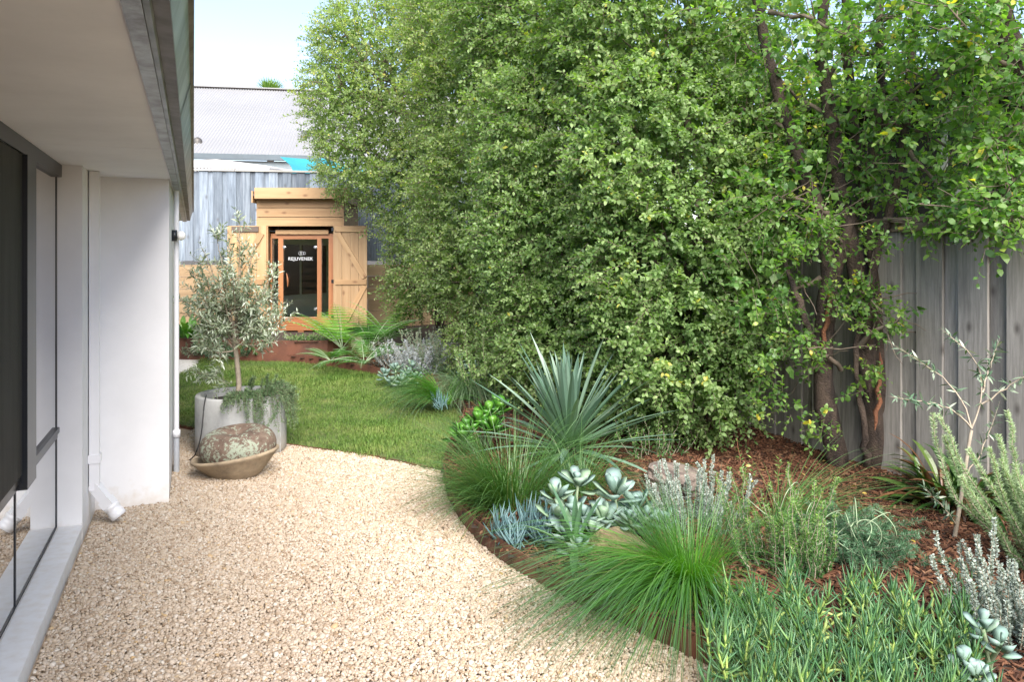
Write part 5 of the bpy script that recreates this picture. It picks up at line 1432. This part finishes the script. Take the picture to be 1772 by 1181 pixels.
# ---- silver shrubs of upright spikes
LM['silver'] = leafmat('silver_leaf', [(.14, .19, .165), (.21, .265, .235), (.29, .345, .315), (.39, .44, .405)], transl=.08, rough=.7, spec=.2)
LM['silver_blue'] = leafmat('silver_blue_leaf', [(.24, .28, .31), (.34, .38, .42), (.46, .50, .54)], transl=.08, rough=.7, spec=.2)
LM['silver_green'] = leafmat('grey_green_leaf', [(.11, .17, .11), (.17, .24, .16), (.26, .33, .24)], transl=.1, rough=.6, spec=.3)
LM['woolly'] = leafmat('woolly_leaf', [(.15, .24, .12), (.23, .33, .18), (.32, .42, .25), (.42, .50, .32)], transl=.2, rough=.7, spec=.15)
LM['rosemary2'] = leafmat('upright_rosemary_leaf', [(.035, .10, .03), (.065, .16, .045), (.13, .25, .06), (.28, .42, .09)], [0, .4, .78, 1], transl=.2, rough=.45)
LM['pine_mat'] = leafmat('needle_mat_leaf', [(.030, .085, .040), (.055, .13, .065), (.10, .19, .10)], transl=.15, rough=.45)
def spikes(name, label, base, n, H, r0, lean, per, L, W, mat, seed, cat='shrub', stemmat='twig_pale', bendk=.15, rad=.0035, spreadk=1.0, dirx=(0, 0)):
    rs = np.random.default_rng(seed); pl = plant(name, base, label, cat); lf, tw = MB(), MB(); paths = []
    for k in range(n):
        a = rs.uniform(0, 6.283); rr_ = r0 * math.sqrt(rs.random()); b0 = np.array(base) + [math.cos(a) * rr_, math.sin(a) * rr_, -.01]
        h = rs.uniform(*H); ln = lean * (.3 + rr_ / max(r0, .001)) * rs.uniform(.5, 1.2)
        off = np.array([math.cos(a) * ln + dirx[0], math.sin(a) * ln + dirx[1], 0]) * h
        e = b0 + off + [0, 0, h]; m = b0 + off * (.5 + bendk) + [0, 0, h * .5]
        paths.append(polyline([b0, m + rs.normal(0, .03, 3) * h * 2, e], 9, .006))
    needle_shoots(lf, tw, paths, per, L, W, rad, spreadk)
    lf.build('foliage', mat, pl); tw.build('stem', M[stemmat], pl, True); return pl
spikes('silver_shrub', 'silver grey shrub of upright spikes in front of the brown rock', G(1205, 905), 46, (.18, .36), .22, .35, 340, .021, .0074, LM['silver'], 120)
spikes('silver_shrub', 'silver shrub of upright spikes at the lower right edge', tuple(gp(1772, 1112, BED)), 60, (.18, .42), .17, .35, 340, .021, .0074, LM['silver'], 121)
spikes('cushion_bush', 'pale silver blue cushion bush by the far lawn edge', G(725, 640), 170, (.16, .40), .32, .55, 110, .030, .009, LM['silver_blue'], 122)
spikes('grey_shrub', 'loose grey green shrub right of the silver cushion bush', G(765, 640), 90, (.25, .55), .22, .5, 130, .032, .008, LM['silver_green'], 123)
spikes('grey_shrub', 'curling pale grey shrub left of the silver cushion bush', G(675, 628), 22, (.2, .36), .16, .7, 80, .03, .007, LM['silver'], 124)
spikes('woolly_bush', 'pale green woolly bush with thick upright plumes at the right edge', tuple(gp(1835, 990, BED)), 50, (.36, .74), .18, .40, 1300, .034, .0036, LM['woolly'], 125, rad=.006, spreadk=.85, dirx=(-.12, .05))
spikes('rosemary_bush', 'upright green rosemary with yellow green tips in the mulch', G(1345, 985), 36, (.18, .50), .16, .28, 320, .026, .0040, LM['rosemary2'], 126)
spikes('rosemary_bush', 'small rosemary shoots leaning right of the rush clump', G(1400, 1000), 26, (.15, .42), .10, .25, 300, .024, .0038, LM['rosemary2'], 127)
spikes('lavender_clump', 'low grey leaved clump beside the white side path', tuple(gp(362, 612, .05)), 50, (.10, .26), .28, .8, 46, .05, .010, LM['silver_green'], 128)
spikes('leafy_shrub', 'light green small leaved shrub at the foot of the hedge', G(865, 690), 60, (.35, .85), .25, .35, 110, .035, .016, leafmat('light_shrub_leaf', [(.12, .22, .07), (.2, .32, .11), (.30, .42, .18)], transl=.25), 129)
spikes('seedling', 'thin young wattle seedling with narrow leaves in the mulch', G(1318, 878), 4, (.25, .46), .05, .3, 40, .05, .006, LM['rosemary2'], 130, stemmat='bark_red')
spikes('leafy_seedling', 'small green self sown shrub at the foot of the hedge right of the yucca', G(1130, 790), 22, (.12, .34), .22, .5, 45, .035, .010, LM['rosemary2'], 131)
spikes('creeping_thyme', 'green creeping plant spilling over the steel wall below the sauna', (sx(532, 10.75), 10.75, ST), 120, (.03, .09), .22, 1.6, 30, .022, .009, LM['rosemary2'], 132, cat='ground cover')

spikes('low_shrub', 'dark green low shrub behind the lawn left of the sauna step', tuple(gp(400, 613, .08)), 90, (.12, .32), .38, .7, 90, .04, .010, LM['pine_mat'], 133)
spikes('low_shrub', 'small dark green shrub at the edging left of the fern', tuple(gp(455, 612, .08)), 40, (.08, .2), .22, .8, 80, .04, .010, LM['rosemary2'], 134)
# needle-leaved sprawling mat with looping bare stems
rs = np.random.default_rng(140); g = G(1470, 960); pl = plant('needle_ground_cover', g, 'sprawling dark needle leaved shrub with looping pale stems on mulch', 'shrub'); lf, tw, lp_ = MB(), MB(), MB(); paths = []
for k in range(120):
    a = rs.uniform(0, 6.283); c = np.array(g) + [rs.normal(0, .11), rs.normal(0, .13), .02]; l_ = rs.uniform(.10, .26)
    e = c + [math.cos(a) * l_, math.sin(a) * l_, rs.uniform(.03, .20)]; m = (c + e) / 2 + [0, 0, .05]; paths.append(polyline([c, m, e], 8, .006))
needle_shoots(lf, tw, paths, 200, .032, .0034, .0022, 1.1)
for k in range(16):
    c = np.array(g) + [rs.normal(0, .16), rs.normal(-.05, .14), .12 + rs.uniform(0, .1)]; r_ = rs.uniform(.04, .11); a = np.linspace(rs.uniform(0, 6), rs.uniform(6, 10), 16); ax = unit(rs.normal(0, 1, 3)); u_ = unit(np.cross(ax, [0, 0, 1.])); w_ = np.cross(ax, u_)
    tubes(lp_, c + (np.cos(a)[:, None] * u_ + np.sin(a)[:, None] * w_) * r_ * np.linspace(.7, 1.3, 16)[:, None], .0024, 5)
lf.build('foliage', LM['pine_mat'], pl); tw.build('stem', M['twig'], pl, True); lp_.build('loose_stem', M['stem_green'], pl, True)

# ---- fleshy ground cover in the bottom right
rs = np.random.default_rng(150)
LM['fleshy'] = leafmat('fleshy_green_finger', [(.026, .088, .040), (.052, .14, .062), (.095, .20, .090), (.19, .30, .12)], transl=.05, rough=.33, base=(.20, .34, .045))
gcv = plant('fleshy_ground_cover', gp(1440, 1120, BED), 'mat of fleshy green finger leaves filling the bottom right foreground', 'ground cover')
lf, st = MB(), MB()
for k in range(330):
    for _ in range(30):
        px_ = rs.uniform(1235, 1690); py_ = rs.uniform(1025, 1330)
        if (px_ - 1235) / 100 + (py_ - 1060) / 60 > 0 and py_ > 1025 + 35 * abs(math.sin(px_ / 60)): break
    c = np.array(gp(px_, py_, BED)); h = rs.uniform(.03, .16) * (1 if rs.random() < .8 else 1.4); tip = c + [rs.normal(0, .03), rs.normal(0, .03), h]
    tubes(st, polyline([c - [0, 0, .02], (c + tip) / 2 + rs.normal(0, .008, 3), tip], 5), np.linspace(.0055, .0038, 5), 6)
    n = rs.integers(9, 16); a = np.arange(n) * 2.4 + rs.uniform(0, 6); u = np.arange(n) / n; e = np.interp(u, [0, 1], [.05, 1.35]) + rs.normal(0, .15, n)
    b0 = c + (tip - c) * (.35 + .65 * u)[:, None]
    fingers(lf, b0, azel(a, e), rs.uniform(.045, .085, n), .0043 * rs.uniform(.8, 1.15), rs, .28, 4, np.clip(rs.normal(.45, .22, n), 0, 1))
for k in range(48):
    c = np.array(gp(rs.uniform(1250, 1620), rs.uniform(1060, 1230), BED)); a = rs.uniform(0, 6.283); l_ = rs.uniform(.12, .3); e = c + [math.cos(a) * l_, math.sin(a) * l_, rs.uniform(.0, .06)]
    tubes(st, polyline([c, (c + e) / 2 + [0, 0, rs.uniform(.03, .10)], e], 10, .002), np.linspace(rs.uniform(.005, .008), .004, 10), 8)
lf.build('leaves', LM['fleshy'], gcv, True)
M['stem_pale'] = plain('pale_green_stem', (.34, .44, .12), .5, .2, 14, bmp=0, c2=(.20, .27, .08)); st.build('stem', M['stem_pale'], gcv, True)

# ---- thin olive sapling by the fence
rs = np.random.default_rng(160); g = gp(1650, 930, BED); Ds = g.y
sp2 = plant('olive_sapling', g, 'thin sparse olive sapling with pale stem against the right fence', 'tree'); tk, lf, tw = MB(), MB(), MB()
P3 = lambda *q_: np.array([at(x, y, Ds + z) for x, y, z in q_])
tubes(tk, polyline(np.vstack([np.array(g) - [0, 0, .03], P3((1657, 900, 0), (1668, 830, 0), (1676, 770, .02), (1681, 745, .02))]), 12), np.linspace(.012, .009, 12), 8)
brs = [P3((1681, 742, .02), (1690, 715, .02), (1700, 690, .03), (1698, 640, .05), (1672, 605, .05), (1648, 585, .05)), P3((1698, 700, .03), (1740, 672, .0), (1790, 640, -.05)), P3((1681, 742, .02), (1650, 708, .0), (1600, 695, -.05), (1560, 690, -.1)),
       P3((1681, 742, .02), (1672, 700, .05), (1640, 660, .1), (1600, 632, .1), (1560, 606, .12)), P3((1700, 680, .03), (1710, 640, .08), (1722, 610, .1)), P3((1668, 830, 0), (1700, 780, .05), (1722, 720, .1)), P3((1655, 910, 0), (1635, 880, -.03), (1615, 860, -.05))]
for q_ in brs:
    p = polyline(q_, 12, .003); tubes(tw, p, np.linspace(.0055, .002, 12), 5)
    i = rs.integers(3, 12, 38); n = len(i); d = unit(rs.normal(0, 1, (n, 3)) + [0, 0, .2])
    leaves(lf, p[i] + rs.normal(0, .004, (n, 3)), d, np.array([0, 0, 1.]) + rs.normal(0, .6, (n, 3)), rs.uniform(.04, .075, n), .012, rs.random(n), .1, 'narrow')
    e = p[-3:]; n = 3; sprigs(lf, tw, e, np.repeat((p[-1] - p[-3])[None], 3, 0), .09, 7, .05, .009, .7, 0, 'narrow', .0015)
tk.build('trunk', M['twig_pale'], sp2, True); tw.build('branch', M['twig_pale'], sp2, True)
LM['sapling'] = leafmat('sapling_leaf', [(.05, .10, .06), (.09, .15, .09), (.17, .22, .16), (.34, .38, .30)], [0, .45, .8, 1], transl=.12, rough=.4); lf.build('crown', LM['sapling'], sp2)

# ---- broad dark straps at the fence foot
def straps(name, label, base, n, L, W, mat, seed, el=(.1, 1.3), droop=(.4, 1.4), r0=.08, cat='plant', prof='lance', fold=.25):
    rs = np.random.default_rng(seed); pl = plant(name, base, label, cat); a = rs.uniform(0, 6.283, n); rr_ = r0 * np.sqrt(rs.random(n))
    b0 = np.array(base) + np.stack([np.cos(a) * rr_, np.sin(a) * rr_, rs.uniform(0, .08, n)], 1); mb = MB()
    ribbons(mb, b0, a + rs.normal(0, .4, n), rs.uniform(*el, n), rs.uniform(*L, n), rs.uniform(*W, n), rs.uniform(*droop, n), 6, fold, prof, rs.random(n), 1.3, .4)
    mb.build('leaves', mat, pl); return pl
LM['strap'] = leafmat('glossy_dark_strap', [(.014, .045, .010), (.030, .08, .016), (.055, .12, .025), (.12, .17, .04), (.10, .05, .025), (.16, .08, .04)], [0, .3, .6, .75, .82, 1], transl=.15, rough=.28)
straps('bird_nest_plant', 'glossy dark strap leaved clump with brown dead leaves by the fence', G(1655, 872), 230, (.20, .46), (.025, .052), LM['strap'], 170, (-.1, 1.4), (.5, 1.9), .19)
LM['broad'] = leafmat('broad_green_leaf', [(.05, .16, .02), (.09, .24, .03), (.16, .32, .05)], transl=.25, rough=.38)
straps('leafy_plant', 'lush bright green leafy plant at the corner of the white house', (sx(322, 10.9), 10.9, ST), 90, (.18, .40), (.05, .085), LM['broad'], 171, (.2, 1.4), (.4, 1.4), .20)
straps('leafy_plant', 'dark green low leafy plant behind the planter olive', (sx(420, 11.0), 11.0, ST), 80, (.15, .32), (.03, .05), LM['strap'], 172, (.2, 1.3), (.4, 1.3), .3)

# ---- ferns
def fern(label, base, n, L, mat, seed, dirs=None, el=(.55, 1.15), droop=(.6, 1.2), wid=.30, pn=13):
    rs = np.random.default_rng(seed); pl = plant('fern', base, label, 'fern'); lf, st = MB(), MB()
    az = np.arange(n) * 2.4 + rs.normal(0, .2, n) if dirs is None else np.array(dirs) + rs.normal(0, .1, len(dirs)); n = len(az)
    for a in az:
        l_ = rs.uniform(*L); e0 = rs.uniform(*el); dp_ = rs.uniform(*droop); s = np.linspace(0, 1, 30); th = e0 - dp_ * s ** 1.4
        d = np.stack([np.cos(th) * math.cos(a), np.cos(th) * math.sin(a), np.sin(th)], 1); p = np.array(base) + np.concatenate([[[0, 0, 0]], np.cumsum(d[:-1] * l_ / 29, 0)])
        tubes(st, p, np.linspace(.006, .0012, 30), 5)
        side = np.array([-math.sin(a), math.cos(a), 0.]); tone = rs.uniform(.1, .9)
        for sg in (-1, 1):
            sv = np.linspace(.20, .985, pn); i = sv * 29; i0 = np.minimum(28, i.astype(int)); f = (i - i0)[:, None]
            pb = p[i0] * (1 - f) + p[i0 + 1] * f; dd = d[i0]
            pl_ = l_ * wid * np.interp(sv, [.2, .38, .7, 1], [.55, 1, .75, .06])
            pd = unit(side * sg * .95 + dd * .22 - np.array([0, 0, .12])); nn = np.cross(pd, dd) * sg; nn[nn[:, 2] < 0] *= -1
            m = 15; u = (np.arange(m) + .5) / m
            for s2 in (-1, 1):
                base2 = (pb[:, None] + pd[:, None] * (pl_[:, None] * u)[..., None]).reshape(-1, 3)
                cross = np.cross(nn, pd); ld = unit(cross * s2 * 1.0 + pd * .45)
                ld = np.repeat(ld[:, None], m, 1).reshape(-1, 3); n2 = np.repeat(nn[:, None], m, 1).reshape(-1, 3)
                LL = (pl_[:, None] * .125 * np.interp(u, [0, .2, 1], [.8, 1, .25])[None]).ravel()
                leaves(lf, base2, ld, n2, LL, LL * .5 + .001, np.clip(tone + rs.normal(0, .08, len(LL)), 0, 1), .15, 'oval')
    lf.build('fronds', mat, pl); st.build('stalk', M['stem_green'], pl, True); return pl
LM['fern'] = leafmat('bright_fern', [(.10, .27, .03), (.15, .36, .045), (.23, .45, .07)], transl=.35, rough=.45)
LM['fern_dark'] = leafmat('deep_green_fern', [(.035, .12, .025), (.06, .18, .035), (.11, .26, .05)], transl=.3, rough=.45)
g = G(592, 620)
fern('bright green fern arching across the sauna doorway', tuple(g + Vector((0, 0, .12))), 9, (.7, .95), LM['fern'], 180, dirs=[2.7, 3.1, 2.3, 3.5, 1.8, 4.0, 4.7, 5.4, 2.0], el=(.55, 1.15), droop=(.6, 1.3), wid=.26)
fern('deep green fern in front of the sauna barn door', tuple(G(640, 615) + Vector((0, 0, .10))), 12, (.7, 1.0), LM['fern_dark'], 181, el=(.35, 1.05), wid=.25)
fern('tall fern with pale raised fronds right of the sauna', tuple(G(672, 605) + Vector((0, 0, .15))), 8, (.75, 1.05), LM['fern'], 182, dirs=[.6, 1.1, .1, 2.6, 3.3, -.6], el=(.7, 1.25), droop=(.4, 1.0), wid=.24)
fern('low fern hanging over the rusted edging of the lawn', tuple(G(572, 632) + Vector((0, 0, .05))), 12, (.35, .55), LM['fern_dark'], 183, el=(.2, .8), wid=.27)
fern('dark fern fronds drooping beside the silver cushion bush', tuple(G(630, 640) + Vector((0, 0, .08))), 9, (.45, .7), LM['fern_dark'], 184, el=(.2, .9), wid=.27)
